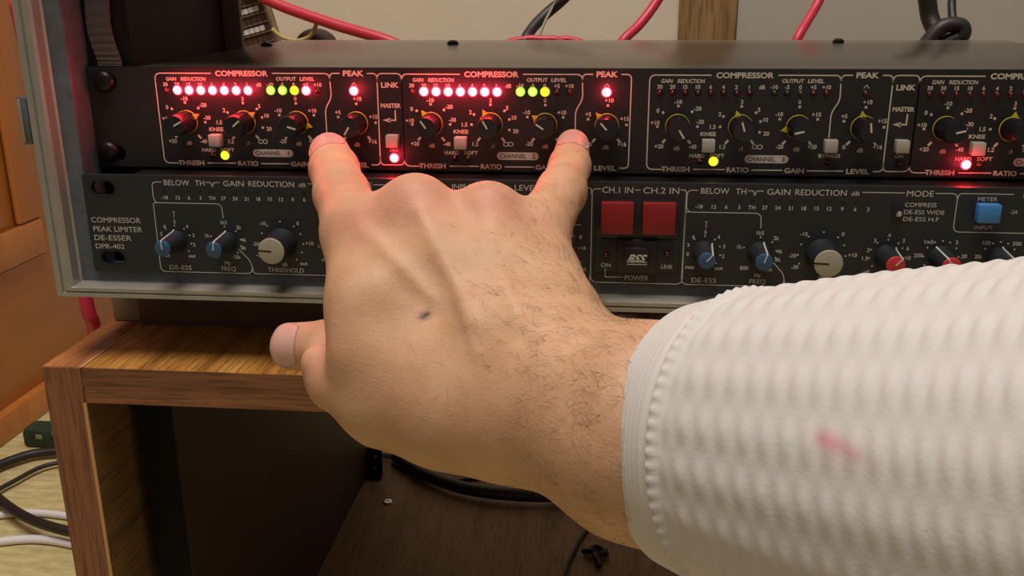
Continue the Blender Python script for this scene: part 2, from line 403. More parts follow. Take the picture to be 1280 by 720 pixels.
# webbing strap hanging inside
ws = [[-232.6, 2.0, 136.2], [-233.1, 2.0, 120.0], [-233.8, 1.8, 106.8], [-232.7, 1.6, 98.4], [-231.0, 1.5, 91.9], [-230.7, 1.5, 88.9]]
V, F = [], []
P = spline(ws, 8)
for i, p in enumerate(P):
    for dx, dy in ((-5.6, 0), (5.6, -1.0), (5.6, .2), (-5.6, 1.2)):
        V.append((p[0]+dx, p[1]+dy+.25*math.sin(i*1.9), p[2]))
for i in range(len(P)-1):
    for k in range(4):
        j = (k+1) % 4; F.append((i*4+k, i*4+j, (i+1)*4+j, (i+1)*4+k))
F += [(0, 1, 2, 3), (len(V)-4, len(V)-1, len(V)-2, len(V)-3)]
tag(obj('webbing_strap', V, F, M['webbing'], None, True), 'dark grey webbing strap hanging inside the case above the upper left screw', 'strap')

# ================================================================== UPPER RACK UNIT
Y0 = 0.0
comp = thing('compressor_unit', (0, 100, 44.6), 'black four-channel rack compressor with lit red and green lights, upper of the two units', 'rack unit')
plate('faceplate', -241.3, 241.3, 45.0, 88.8, 0, 3, [(-233, 82.5, 1.8, 3.3), (-233, 51.1, 1.8, 3.3), (233, 82.5, 1.8, 3.3), (233, 51.1, 1.8, 3.3)], M['panel_black'], comp, .8)
box('chassis', -221.5, 221.5, 3.05, 213, 45.6, 88.4, M['chassis'], comp, b=.5)
sd = lmesh('chassis_screw', lathe([(3.4, 0), (3.3, 1.2), (2.2, 2.2), (.8, 2.5)], 18), M['screw'])
for x, y in [(-213.4, 151.5), (-106.0, 168.2), (118.9, 185.8)]: inst('chassis_screw', sd, (x, y, 88.4), comp, rx=-math.pi/2)
def cross_screw(R=4.9, H=3.4):
    v, f = lathe([(R, 0), (R, .9), (R*.93, 1.9), (R*.72, 2.9), (R*.42, H), (R*.1, H+.1)], 28)
    return v, f
sm = lmesh('rack_screw', cross_screw(), M['screw'])
w1 = bevel_box(-2.2, 2.2, -3.72, -3.3, -.45, .45); w2 = bevel_box(-.45, .45, -3.72, -3.3, -2.2, 2.2)
xm = lmesh('cross_recess', join([w1, w2]), M['black_board'], False)
for x, z, a in ((-233.4, 82.6, .3), (-235.6, 51.6, .6), (233, 82.5, .1), (233, 51.1, 1.0)):
    s_ = inst('rack_screw', sm, (x, 0, z), comp, ry=a)
    o = bpy.data.objects.new('cross_recess', xm); o.parent = s_; C.objects.link(o)

# shared meshes
def knob_body():
    n = 40; prof = [(4.85, 0), (4.85, .9), (4.85, 1.6), (4.7, 8), (4.5, 12.9), (4.2, 13.4)]
    v, f = [], []
    for k, (r, h) in enumerate(prof):
        for i in range(n):
            a = 2*math.pi*i/n; rr = r*(1-.055*(i % 2)) if 1 < k < 5 else r
            v.append((rr*math.sin(a), -h, rr*math.cos(a)))
    for k in range(len(prof)-1):
        for i in range(n): j = (i+1) % n; f.append((k*n+i, k*n+j, (k+1)*n+j, (k+1)*n+i))
    f.append([(len(prof)-1)*n+i for i in range(n)])
    return v, f
KB = lmesh('knob', knob_body(), M['knob'])
def ring_nub():
    n = 48; v, f = [], []
    for r, h in ((4.9, .05), (5.08, .1), (5.08, .45), (4.8, .6)):
        for i in range(n): a = 2*math.pi*i/n; v.append((r*math.sin(a), -h, r*math.cos(a)))
    for k in range(3):
        for i in range(n): j = (i+1) % n; f.append((k*n+i, k*n+j, (k+1)*n+j, (k+1)*n+i))
    b = len(v)
    v += [(-1.35, -.1, 4.7), (1.35, -.1, 4.7), (0, -.1, 7.1), (-1.35, -1.6, 4.3), (1.35, -1.6, 4.3), (0, -.9, 6.9)]
    f += [(b, b+1, b+4, b+3), (b+1, b+2, b+5, b+4), (b+2, b, b+3, b+5), (b+3, b+4, b+5), (b, b+2, b+1)]
    return v, f
RN = lmesh('dial_ring', ring_nub(), M['yellow'])
PL = lmesh('pointer_line', bevel_box(-.34, .34, -13.62, -13.3, -.1, 3.7), M['print'], False)
def sub(name, mesh, parent):
    o = bpy.data.objects.new(name, mesh); o.parent = parent; C.objects.link(o); return o
def knob(x, z, deg, parent):
    k = inst('knob', KB, (x, 0, z), parent, ry=math.radians(deg)); sub('dial_ring', RN, k); sub('pointer_line', PL, k)
def led_mesh(name, m, r=1.45): return lmesh(name, lathe([(r+.25, -.05), (r, .25), (r*.85, .85), (r*.5, 1.25), (r*.12, 1.4)], 20), m)
LM = {'r': led_mesh('led', M['lit_red'], 1.95), 'g': led_mesh('led', M['lit_green'], 1.85), 'y': led_mesh('led', M['lit_yellow'], 1.85),  # lit domes are oversized so their shape stands in for bloom
      'dr': led_mesh('led', M['led_dark'], 1.2), 'dg': led_mesh('led', M['led_dgreen'], 1.2), 'dy': led_mesh('led', M['led_dyellow'], 1.2)}
RL = bpy.data.lights.new('led_glow_fill', 'POINT'); RL.color = (1, .03, .06); RL.energy = .0055; RL.shadow_soft_size = .0012
LBL = {'r': 'lit red light', 'g': 'lit green light', 'y': 'lit yellow light'}
def led(x, z, k, parent):
    o = inst('led', LM[k], (x, 0, z), parent)
    if k in LBL: o['label'] = LBL[k]
    if k == 'r':        # extra lamp added ahead of the lens; imitates red glare on panel
        o2 = bpy.data.objects.new('led_glow_fill', RL); o2.parent = o; o2.location = (0, -.008, 0); C.objects.link(o2)
BT = lmesh('push_button', bevel_box(-2.65, 2.65, -4.0, .3, -2.65, 2.65, .35), M['white_plastic'])
def button(x, z, parent): inst('push_button', BT, (x, 0, z), parent)

pr = Print(); pk = Print()      # warm print; dark print on pills
BOLD = .034
def tickset(cx, cz, items, s):
    for t, tx, tz, ang, sq in items:
        if ang is not None:
            a = math.radians(ang); rr = 8.3
            wv, hv = (1.0, 1.0) if sq else (.95, 2.0)
            px_, pz_ = cx + rr*math.sin(a)*s, cz + rr*math.cos(a)
            # thick end marks lie along the radius
            c_, s_ = math.cos(-a), math.sin(-a)
            pr.add([(px_+c_*i*wv/2-s_*j*hv/2, pz_+s_*i*wv/2+c_*j*hv/2) for i, j in ((-1,-1),(1,-1),(1,1),(-1,1))], [(0,1,2,3)])
        pr.text(t, tx, tz, 1.75, bold=.026)
def channel(X, s, no, cfg):
    U = lambda u: X+u*s
    ln = lambda pts, rad=2.6, w=.5: pr.line([(U(a), b) for a, b in pts], w, rad)
    ln([(25.1, 86.2), (0, 86.2), (0, 46.9), (6.9, 46.9)])
    ln([(52, 86.3), (76.9, 86.3), (77.3, 76.2), (74.3, 71.4), (74.3, 61.0)], 2.2)
    ln([(81.5, 86.4), (77.2, 86.4), (77.0, 83.0)])
    ln([(93.2, 86.4), (97.4, 86.4), (97.2, 47.2), (93.3, 47.2)])
    for a, b in ((19.7, 32.7), (43.9, 56.6), (66.6, 81.4)): ln([(a, 47.1), (b, 47.2)], 0)
    if cfg['link']:
        ln([(97.4, 82.5), (97.6, 86.4), (107.6, 86.4), (107.9, 82.5)]); ln([(107.9, 84), (107.9, 47.3), (97.4, 47.3), (97.3, 51)])
        pr.text('LINK', U(102.8), 81.6, 2.3, 7.6*s, BOLD); pr.text('MASTER', U(102.8), 72.9, 1.9, 8.6*s, BOLD)
        ln([(104.6, 71.0), (104.6, 66.7), (101.5, 66.7)], 0, .6)
        pr.add([(U(99.0), 66.7), (U(102.4), 65.7), (U(102.4), 67.7)], [(0, 1, 2)])
        pr.text('ON', U(103.2), 53.7, 1.4, 3.3*s, .012)
        button(U(103.3), 58.1, comp); led(U(103.4), 50.4, cfg['link_led'], comp)
    pr.text('COMPRESSOR', U(38.6), 86.2, 2.35, 23.2*s, BOLD); pr.text('PEAK', U(87.3), 86.4, 2.35, 8.9*s, BOLD)
    pr.text('GAIN', U(7.1), 83.8, 1.6, 4.6*s, .026, shear=.12); pr.text('REDUCTION', U(17.0), 83.8, 1.6, 11.0*s, .026, shear=.12)
    pr.text('OUTPUT', U(58.0), 84.0, 1.6, 8.7*s, .026, shear=.12); pr.text('LEVEL', U(67.2), 84.0, 1.6, 6.4*s, .026, shear=.12)
    for i, t in enumerate(('30', '20', '15', '10', '6', '4', '2', '1', 'dB')): pr.text(t, U(4.3+5.19*i), 81.45, 1.65, bold=.024)
    for i, t in enumerate(('-10', '-5', '0', '+5', '+10')): pr.text(t, U(50.7+5.22*i), 81.55, 1.65, bold=.024)
    pr.line([(U(86.2), 81.2), (U(87.3), 82.5), (U(88.4), 81.2)], .3)
    for i, k in enumerate(cfg['gr']): led(U(4.3+5.24*i), 79.0, k, comp)
    for i, k in enumerate(cfg['out']): led(U(50.9+5.2*i), 79.1, k, comp)
    led(U(87.2), 79.1, cfg['peak'], comp)
    kz = 65.3; k1, k2, k3, k4 = 12.2, 38.1, 61.5, 87.6
    tickset(U(k1), kz, [('-10', U(12.1), 75.3, 0, 1), ('0', U(3.9), 71.6, -48, 1), ('+10', U(2.9), 66.6, -92, 1), ('+20', U(4.9), 56.7, -140, 0),
            ('-20', U(20.2), 72.6, 44, 1), ('-30', U(21.5), 67.1, 91, 1), ('-40', U(18.9), 56.7, 142, 0), ('dB', U(12.3), 55.9, None, 1)], s)
    tickset(U(k2), kz, [('3', U(38.1), 75.4, 0, 1), ('2', U(29.4), 70.4, -60, 1), ('5', U(45.2), 72.3, 46, 1), ('10', U(48.2), 68.2, 75, 1), ('20', U(48.8), 62.5, 106, 1),
            ('1.5', U(26.8), 65.1, -91, 1), ('1.2', U(31.3), 56.8, -141, 0), (':1', U(38.9), 56.1, None, 1)], s)
    for e in ((-1.05), (1.05)): pr.line([(U(45.6+e)+1.0*math.cos(t*math.pi/5), 56.9+.85*math.sin(t*math.pi/5)) for t in range(10)], .34, 0, True)
    a = math.radians(141); pr.rect(U(k2)+8.3*math.sin(a), kz+8.3*math.cos(a), .95, 2.0, -a)
    tickset(U(k3), kz, [('0', U(61.4), 75.6, 0, 1), ('-10', U(53.5), 70.5, -67, 1), ('+10', U(68.5), 70.5, 67, 1), ('-20', U(54.7), 57.1, -141, 0), ('dB', U(61.6), 56.1, None, 1), ('+20', U(67.9), 57.2, 141, 0)], s)
    tickset(U(k4), kz, [('+10', U(88.4), 75.7, 2, 1), ('+5', U(79.7), 69.9, -72, 1), ('+15', U(95.0), 68.1, 88, 1), ('0', U(80.7), 57.2, -140, 0), ('dB', U(87.3), 56.0, None, 1), ('+16', U(94.2), 57.4, 141, 0)], s)
    pr.text('KNEE', U(25.1), 62.1, 1.7, 6.4*s, BOLD*.8); pr.text('HARD', U(20.9), 52.9, 1.6, 6.3*s, .015); pr.text('SOFT', U(29.3), 53.0, 1.6, 6.1*s, .015)
    pr.text('BYPASS', U(75.2), 53.5, 1.5, 8.8*s, .015)
    for t, u, w in (('THRESH', 12.2, 11.8), ('RATIO', 38.1, 9.2), ('GAIN', 61.4, 8.1), ('LEVEL', 87.3, 9.4)): pr.text(t, U(u), 47.1, 2.15, w*s, BOLD)
    # pill with the channel number in dark print
    pill = [(U(42.3)+1.65*math.cos(math.radians(q)), 51.8+1.65*math.sin(math.radians(q))) for q in range(90, 271, 20)] + \
           [(U(57.1)+1.65*math.cos(math.radians(q)), 51.8+1.65*math.sin(math.radians(q))) for q in range(-90, 91, 20)]
    pr.add(pill, [list(range(len(pill)))])
    pk.text('CHANNEL', U(47.6), 51.8, 1.9, 11.6*s, .012); pk.text(str(no), U(56.6), 51.8, 1.9, bold=.012)
    for u, d in zip((k1, k2, k3, k4), cfg['deg']): knob(U(u), kz, d, comp)
    button(U(25.2), 57.5, comp); button(U(74.9), 57.9, comp)
    led(U(27.9), 50.6, cfg['soft'], comp); led(U(22.2), 50.6, cfg['hard'], comp); led(U(74.8), 50.9, 'dr', comp)
channel(-210.2, 1.012, 1, dict(link=True, link_led='r', gr=['dr']+['r']*7, out=['g', 'g', 'y', 'r', 'dr'], peak='r', deg=(62, 50, 106, 212), soft='y', hard='dr'))
channel(-101.0, .995, 2, dict(link=False, gr=['dr']+['r']*7, out=['g', 'g', 'y', 'dr', 'dr'], peak='r', deg=(325, 331, 304, 318), soft='dy', hard='dr'))
channel(3.4, 1.0, 3, dict(link=True, link_led='dr', gr=['dr']*8, out=['dg', 'dg', 'dy', 'dr', 'dr'], peak='dr', deg=(148, 343, 257, 352), soft='y', hard='dr'))
channel(111.3, 1.0, 4, dict(link=False, gr=['dr']*8, out=['dg', 'dg', 'dy', 'dr', 'dr'], peak='dr', deg=(76, 4, 300, 350), soft='dy', hard='r'))
pr.build('printed_lettering', -.04, M['print'], comp); pk.build('dark_lettering', -.08, M['panel_black'], comp)

# ================================================================== LOWER RACK UNIT (its plate stands proud of the upper one)
LY = -15.69
dess = thing('de_esser_unit', (0, 90, 0.1), 'charcoal two-channel compressor de-esser with blue and red capped knobs, lower of the two units', 'rack unit')
HL = [(-232.3, 38.2, 2.2, 3.2), (-231.9, 6.6, 2.2, 3.2), (232, 38.2, 2.2, 3.2), (232, 6.6, 2.2, 3.2)]
plate('faceplate', -241.3, 241.3, .2, 44.1, LY, LY+3, HL, M['panel_grey'], dess, 1.0)
# bevelled wells behind the mounting holes
for x, z, hl, r in HL:
    v, f = [], []
    n = 24
    for k, (rr, yy) in enumerate(((r+1.1, LY-.03), (r+.2, LY-.03), (r, LY+.6), (r, LY+3))):
        for i in range(n):
            a = 2*math.pi*i/n; v.append((x+(hl if math.cos(a) > 0 else -hl)+rr*math.cos(a), yy, z+rr*math.sin(a)))
    for k in range(3):
        for i in range(n): j = (i+1) % n; f.append((k*n+i, k*n+j, (k+1)*n+j, (k+1)*n+i))
    obj('mounting_slot', v, f, M['black_plastic'], dess, True)
box('chassis', -221, 221, LY+3.05, 190, 1.2, 43.6, M['black_board'], dess)
LP = Print()
def lknob_meshes(cap, rb, rc, h, base_r):
    n = 36; v, f = [], []
    prof = [(base_r, 0), (base_r, .8), (rb, 2.2), (rc+.15, h-1.4), (rc+.15, h-.8)]
    for k, (r, hh) in enumerate(prof):
        for i in range(n):
            a = 2*math.pi*i/n; rr = r*(1-.05*(i % 2)) if k in (2, 3) else r
            v.append((rr*math.sin(a), -hh, rr*math.cos(a)))
    for k in range(len(prof)-1):
        for i in range(n): j = (i+1) % n; f.append((k*n+i, k*n+j, (k+1)*n+j, (k+1)*n+i))
    f.append([(len(prof)-1)*n+i for i in range(n)])
    body = lmesh('knob', (v, f), M['knob_body'])
    capm = lmesh('knob_cap', lathe([(rc+.1, h-.8), (rc+.2, h-.5), (rc, h), (rc*.9, h+.15)], 32), M[cap])
    def strip(m, w, top_only=False):
        pts = [(0, -h-.3, -.1), (0, -h-.3, rc-.1), (0, -h+.1, rc+.45), (0, -2.2, rb+.35), (0, -.5, base_r+.3)]
        V, F = [], []
        for p in pts: V += [(-w/2, p[1], p[2]), (w/2, p[1], p[2])]
        for p in pts: V += [(-w/2, p[1]+.35, p[2]-.35), (w/2, p[1]+.35, p[2]-.35)]
        k = len(pts)*2
        for i in range(len(pts)-1): F += [(2*i, 2*i+1, 2*i+3, 2*i+2), (2*i, 2*i+2, k+2*i+2, k+2*i), (2*i+1, k+2*i+1, k+2*i+3, 2*i+3)]
        return lmesh('pointer_line', (V, F), m, False)
    return body, capm, strip
bl = lknob_meshes('cap_blue', 4.4, 3.35, 14, 4.9); rd = lknob_meshes('cap_red', 4.4, 3.5, 14, 4.9); gy = lknob_meshes('cap_grey', 6.3, 5.5, 14, 6.8)
SW = bl[2](M['print_dim'], .55); SG = gy[2](M['black_board'], .55)
def lknob(x, z, deg, kind, lab):
    mm_ = {'b': bl, 'r': rd, 'g': gy}[kind]
    k = inst('knob', mm_[0], (x, LY, z), dess, ry=math.radians(deg)); k['label'] = lab
    sub('knob_cap', mm_[1], k); sub('pointer_line', SG if kind == 'g' else SW, k)
def dots(cx, cz, r, angs, rr=.38):
    for a in angs: LP.disc(cx+r*math.sin(math.radians(a)), cz+r*math.cos(math.radians(a)), rr, 8)
def lchan(X, degs):
    U = lambda u: X+u
    ln = lambda pts, rad=2.6, w=.32: LP.line([(U(a), b) for a, b in pts], w, rad)
    ln([(4.4, 41.4), (0, 41.4), (0, 32.2), (30.4, 32.2), (30.6, 25.8)]); ln([(1.8, 32.2), (-.4, 32.2), (-.6, .9), (41.6, .9), (41.7, 6.0), (36.4, 11.8)])
    ln([(41.8, 4.2), (42.0, .9), (187, .9), (190.2, .9), (190.2, 4)])
    ln([(24.3, 41.5), (26.6, 41.5), (27.2, 39.4)], .5); ln([(27.2, 39.4), (27.8, 41.5), (30.6, 41.5)], .5)
    LP.text('BELOW', U(11.2), 41.2, 2.35, 11.4); LP.text('TH', U(21.6), 41.2, 2.35, 4.2)
    LP.text('GAIN', U(36.7), 41.2, 2.35, 9.2); LP.text('REDUCTION', U(53.4), 41.2, 2.35, 20.2); LP.text('dB', U(67.0), 41.0, 1.7, 3.2)
    for t, u in zip(('-18', '12', '6', '3', 'TH', '27', '24', '21', '18', '15', '12', '9', '6', '3'), (5.1, 11.1, 16.1, 21.3, 26.4, 31.6, 36.8, 41.9, 47.2, 52.3, 57.3, 62.4, 67.5, 72.6)):
        LP.text(t, U(u), 34.6, 1.6, bold=.012)
        box('indicator_window', U(u)-.9, U(u)+.9, LY-.1, LY+.1, 37.0, 37.9, M['black_plastic'], dess)
    ln([(69.6, 41.6), (86.2, 41.6)], 0)
    LP.text('MODE', U(92.2), 41.4, 2.35, 10.4); ln([(98, 41.6), (106.7, 41.7), (106.7, 25.9), (186, 25.9)], 2.6)
    ln([(106.8, 39.4), (107.2, 41.7), (128, 41.7)]); ln([(146, 41.7), (152, 41.7)], 0); ln([(176, 41.7), (187, 41.7), (190.2, 41.7), (190.2, 39)])
    LP.text('INPUT', U(136.5), 41.4, 2.1, 9.5); LP.text('LEVEL', U(163.2), 41.3, 2.35, 10.0)
    for i, t in enumerate(('-24', '18', '12', '9', '6', '3', '0')):
        LP.text(t, U(129+7.5*i), 34.5, 1.45)
        if i: box('indicator_window', U(129+7.5*i)-.9, U(129+7.5*i)+.9, LY-.1, LY+.1, 37.0, 37.9, M['black_plastic'], dess)
    LP.text('METER', U(118.3), 39.6, 1.6, 7.4); LP.text('INPUT', U(118.3), 27.9, 1.6, 7.0)
    box('meter_button', U(113.9), U(122.7), LY-4.5, LY, 30.6, 38.2, M['blue_button'], dess, b=.6)['label'] = 'blue square meter button'
    box('switch_slot', U(81.6), U(85.8), LY-.15, LY+.1, 29.8, 37.2, M['black_plastic'], dess)
    sl = lmesh('toggle', lathe([(1.0, 0), (.9, 3), (1.35, 5.4), (1.3, 6.4), (.7, 7.0)], 16), M['chrome'])
    inst('toggle', sl, (U(83.2), LY, 35.0), dess, rx=.12)['label'] = 'small chrome toggle lever'
    for t, z, w in (('COMPRESS', 36.8, 12.2), ('DE-ESS WIDE', 33.8, 15.6), ('DE-ESS H.F', 30.9, 13.8)): LP.text(t, U(86.8), z, 1.7, w, align='l')
    # de-ess, freq, threshold, ratio, attack, release, gain
    kz = 15.2
    for t, u, z in (('5', 8.3, 23.8), ('6', 3.5, 21.7), ('4', 13.8, 21.8), ('3', 16.2, 17.8), ('2', 16.1, 13.6), ('out', 14.6, 8.4), ('7', 1.5, 18.1), ('8', 1.4, 14.2), ('max', 2.6, 8.6)): LP.text(t, U(u), z, 1.65, bold=.012)
    LP.line([(U(7.8), 28.3), (U(9.0), 28.3)], .25); LP.line([(U(8.4), 28.3), (U(8.4), 25.4)], .25)
    dots(U(8.1), kz, 6.9, (0, -37, 37, 68, 100, 132, -68, -100))
    for t, u, z in (('1k5', 30.6, 23.9), ('2k', 37.2, 21.8), ('4k', 39.0, 16.2), ('8k', 38.6, 12.6), ('15k', 35.2, 8.4), ('1k', 22.6, 17.8), ('800', 25.0, 8.7), ('Hz', 30.7, 5.6)): LP.text(t, U(u), z, 1.65, bold=.012)
    dots(U(30.8), kz, 6.9, (0, 45, 80, 105, 135, -70))
    for t, u, z in (('-10', 48.1, 23.8), ('0', 63.8, 24.1), ('+10', 68.4, 15.3), ('-20', 44.3, 14.5), ('-30', 45.6, 9.6), ('out', 65.2, 6.2), ('dB', 56.6, 5.4)): LP.text(t, U(u), z, 1.65, bold=.012)
    dots(U(56), kz, 9.6, (0, -38, 38, -64, 64, -92, 92, -115, 115, 140))
    for t, u, z in (('4', 82.1, 24), ('3', 76.7, 21.7), ('5', 88.1, 21.8), ('6', 90.0, 18.6), ('10', 90.6, 14.6), ('2', 74.4, 17.6), ('1.5', 73.5, 14.0), ('off', 74.6, 8.2), ('40', 89.8, 8.4)): LP.text(t, U(u), z, 1.65, bold=.012)
    dots(U(81.9), kz, 6.9, (0, -37, 37, 60, 95, -68, -98, 130, -130))
    for t, u, z in (('1mS', 98.0, 21.6), ('5', 108.9, 21.6), ('200', 94.4, 15.8), ('20', 112.4, 15.8), ('80', 95.8, 8.7)): LP.text(t, U(u), z, 1.65, bold=.012)
    dots(U(103.3), kz, 6.9, (0, -25, 25, 55, -55, -88, 88, -120, 120))
    for t, u, z in (('100', 120.4, 21.6), ('500', 132.2, 21.5), ('20', 117.6, 15.8)): LP.text(t, U(u), z, 1.65, bold=.012)
    dots(U(125.8), kz, 6.9, (0, -25, 25, 55, -55, -88, 88))
    for t, u, z in (('0', 178.0, 24.0), ('16', 187.4, 15.9), ('out', 187.0, 6.6), ('8', 186.0, 20.6)): LP.text(t, U(u), z, 1.65, bold=.012)
    dots(U(178.0), kz, 7.4, (0, 40, -40, 85, -85, 120)); LP.line([(U(185.2), 10.8), (U(186.4), 9.6), (U(184.4), 7.6)], .22)
    for t, u, w in (('DE-ESS', 8.7, 10.2), ('FREQ', 30.9, 6.6), ('THRESHOLD', 56.9, 16.2), ('RATIO', 82.0, 8.4), ('ATTACK', 103.4, 10.4), ('RELEASE', 125.9, 12.0), ('GAIN', 178.0, 7.0)): LP.text(t, U(u), 2.9, 2.0, w)
    for (u, kd, lab), d in zip(((8.1, 'b', 'blue-capped knob'), (30.8, 'b', 'blue-capped knob'), (56.0, 'g', 'putty grey capped knob'), (81.9, 'r', 'red-capped knob'), (103.3, 'r', 'red-capped knob'), (125.8, 'r', 'red-capped knob'), (178.0, 'g', 'putty grey capped knob')), degs):
        lknob(U(u), kz, d, kd, lab)
lchan(-209.6, (-3, 6, 273, 20, -20, 0, 300)); lchan(19.8, (40, 17, 272, 42, -28, 10, 300))
LP.text('COMPRESSOR', -239.6, 24.0, 2.3, 22.8, align='l'); LP.text('PEAK LIMITER', -239.2, 19.9, 2.3, 22.6, align='l')
LP.text('DE-ESSER', -239.3, 15.9, 2.3, 17.2, align='l'); LP.text('DPR-402', -239.2, 12.0, 2.1, 13.4, align='l')
# centre block
LP.line([(-13.8-1.6, 41.4), (-19.1, 41.4), (-19.1, .9), (19.5, .9), (19.5, 41.4), (17.0, 41.4)], .32, 2.6)
LP.text('CH.1 IN', -8.6, 41.0, 2.5, 12.6); LP.line([(-1.6, 41.1), (.8, 41.1)], .3); LP.text('CH.2 IN', 9.2, 41.0, 2.5, 14.6)
box('button_well', -17.6, 17.6, LY-.5, LY, 20.6, 37.2, M['black_plastic'], dess, b=.3)
for a, z in ((-15.2, 0), (2.0, 0)):
    rb = box('channel_button', a, a+13.4, LY-4, LY, 23.0, 36.4, M['red_button'], dess, b=.5); rb['label'] = 'dull red square button'
box('lower_plate', -17.4, 17.4, LY-.7, LY-.02, 6.0, 20.3, M['panel_grey'], dess, b=.25)
box('power_surround', -8.2, 8.6, LY-2.2, LY-.6, 5.9, 20.2, M['black_plastic'], dess, b=.4)
pb = box('power_button', -5.0, 5.2, LY-4.2, LY-.6, 8.9, 17.4, M['black_plastic'], dess, b=.5)
LG = Print()
LG.text('BSS', .3, 12.9, 3.6, 7.0, .03, shear=.45)
for i, (a, b_) in enumerate(((-3.8, 3.6), (-4.0, 4.2), (-4.2, 4.4))): LG.line([(a+.2*i, 12.2-.9*i), (b_, 12.2-.9*i)], .3)
LG.build('maker_emblem', LY-4.26, M['print_dim'], pb)
for x, z in ((-12.9, 13.2), (12.7, 14.4)): inst('led', LM['dr'], (x, LY-.7, z), dess)
LQ = Print(); LQ.text('ON', -12.7, 8.8, 1.8, 4.0); LQ.text('LINK', 12.9, 8.7, 1.8, 4.9); LQ.line([(-12.9, 7.3), (-12.9, 6.05)], .28)
LQ.build('plate_lettering', LY-.74, M['print_dim'], dess)
LP.text('POWER', .4, 3.2, 2.1, 10.0); LP.line([(-12.9, 6.0), (-12.9, 3.4), (-5.4, 3.4)], .28)
LP.build('printed_lettering', LY-.04, M['print_dim'], dess)

# ================================================================== CABLES AND THINGS AROUND
cable('red_cable', [[-312.2, 330.0, 134.7], [-270.0, 320.0, 111.5], [-222.1, 310.0, 95.6], [-172.3, 300.0, 81.9], [-155.0, 300.0, 69.4], [-142.4, 290.0, 33.0]], 4.2, M['red_cable'], 'red cable sloping down behind the rack from the guitar neck to the left half', 'cable')
cable('red_cable', [[34.5, 330.0, 137.8], [19.2, 320.0, 110.4], [6.9, 310.0, 94.2], [-5.3, 300.0, 82.5], [-12.3, 300.0, 66.9], [-14.3, 290.0, 34.0]], 3.6, M['red_cable'], 'red cable rising steeply left of the wooden pillar', 'cable')
cable('red_cable', [[143.9, 330.0, 137.0], [132.7, 320.0, 110.0], [124.2, 310.0, 96.7], [115.8, 300.0, 83.6], [111.1, 300.0, 67.2], [106.5, 290.0, 34.9]], 3.4, M['red_cable'], 'red cable rising right of the wooden pillar', 'cable')
cable('red_cable', [[-99.1, 300.0, 61.0], [-91.3, 300.0, 79.1], [-75.7, 300.0, 84.1], [-61.3, 300.0, 84.1], [-49.8, 300.0, 82.5], [-38.1, 300.0, 66.8]], 2.6, M['red_cable'], 'red cable loop just topping the rear edge of the upper unit, middle of the photo', 'cable')
cable('red_cable', [[-77.5, 320.0, 56.4], [-65.0, 320.0, 77.9], [-50.8, 320.0, 82.5], [-42.0, 320.0, 82.5], [-30.2, 320.0, 76.8], [-25.6, 320.0, 56.6]], 2.6, M['red_cable'], 'red cable loop topping the rear edge left of the steep red cable', 'cable')
cable('black_cable', [[-28.6, 330.0, 132.8], [-48.5, 325.0, 111.7], [-61.6, 320.0, 100.6], [-70.7, 310.0, 90.9], [-75.7, 300.0, 81.3], [-81.0, 295.0, 61.5]], 4.0, M['black_cable'], 'black cable curving up behind the middle of the upper unit', 'cable')
cable('thin_cable', [[-51.1, 318.0, 116.3], [-56.7, 316.0, 105.2], [-61.9, 308.0, 94.3], [-65.9, 300.0, 81.3], [-69.5, 295.0, 61.5]], 1.0, M['grey_cable'], 'thin grey wire running beside the middle black cable', 'cable')
cable('black_cable', [[189.4, 290.0, 130.8], [196.7, 290.0, 112.9], [200.3, 290.0, 99.9], [204.2, 285.0, 89.7], [207.1, 280.0, 79.5], [211.8, 280.0, 58.5]], 6.0, M['black_cable'], 'thick black cable dropping behind the right half of the rack', 'cable')
cable('black_cable', [[215.7, 300.0, 130.7], [216.5, 300.0, 112.7], [216.2, 295.0, 102.3], [216.6, 290.0, 94.7], [218.9, 288.0, 84.3]], 2.8, M['black_cable'], 'thin black cable hanging next to the thick black cable at the right', 'cable')
cable('black_cable', [[190.6, 262.0, 81.7], [197.9, 262.0, 91.8], [204.5, 262.0, 95.3], [212.6, 262.0, 94.3], [213.8, 262.0, 88.8], [208.4, 264.0, 85.6], [197.0, 266.0, 80.4]], 5.0, M['black_cable'], 'black cable coil lying on the rear of the upper unit at the right', 'cable')
cable('red_cable', [[-306.5, 60.0, 116.0], [-303.7, 60.0, 77.2], [-299.9, 60.0, 36.4], [-289.0, 50.0, -3.6], [-280.6, 40.0, -37.4], [-279.6, 41.0, -45.3], [-284.7, 50.0, -59.1]], 3.6, M['red_cable'], 'red cable hanging between the orange cabinet and the case', 'cable')
cable('white_cable', [[-651.8, 275.1, -326.0], [-576.8, 275.5, -326.0], [-543.6, 293.2, -326.0], [-517.5, 299.7, -326.0], [-482.4, 297.5, -326.0], [-412.7, 284.2, -326.0], [-309.0, 257.0, -326.0]], 3.2, M['white_cable'], 'white cable across the mat, the farther of the two', 'cable')
cable('white_cable', [[-606.4, 217.6, -326.0], [-551.4, 239.1, -326.0], [-517.8, 253.1, -326.0], [-489.4, 259.5, -326.0], [-454.8, 255.3, -326.0], [-389.8, 237.8, -326.0], [-281.3, 184.5, -326.0]], 3.6, M['white_cable'], 'white cable across the mat, the nearer of the two', 'cable')
cable('black_cable', [[-495.9, 419.5, -322.0], [-556.7, 407.0, -322.0], [-582.8, 394.3, -322.0], [-598.2, 360.1, -322.0], [-565.9, 318.0, -318.0], [-507.8, 275.1, -314.0], [-456.7, 255.7, -314.0], [-387.4, 249.1, -318.0]], 4.4, M['black_cable'], 'black cable looping over the mat above both white cables', 'cable')
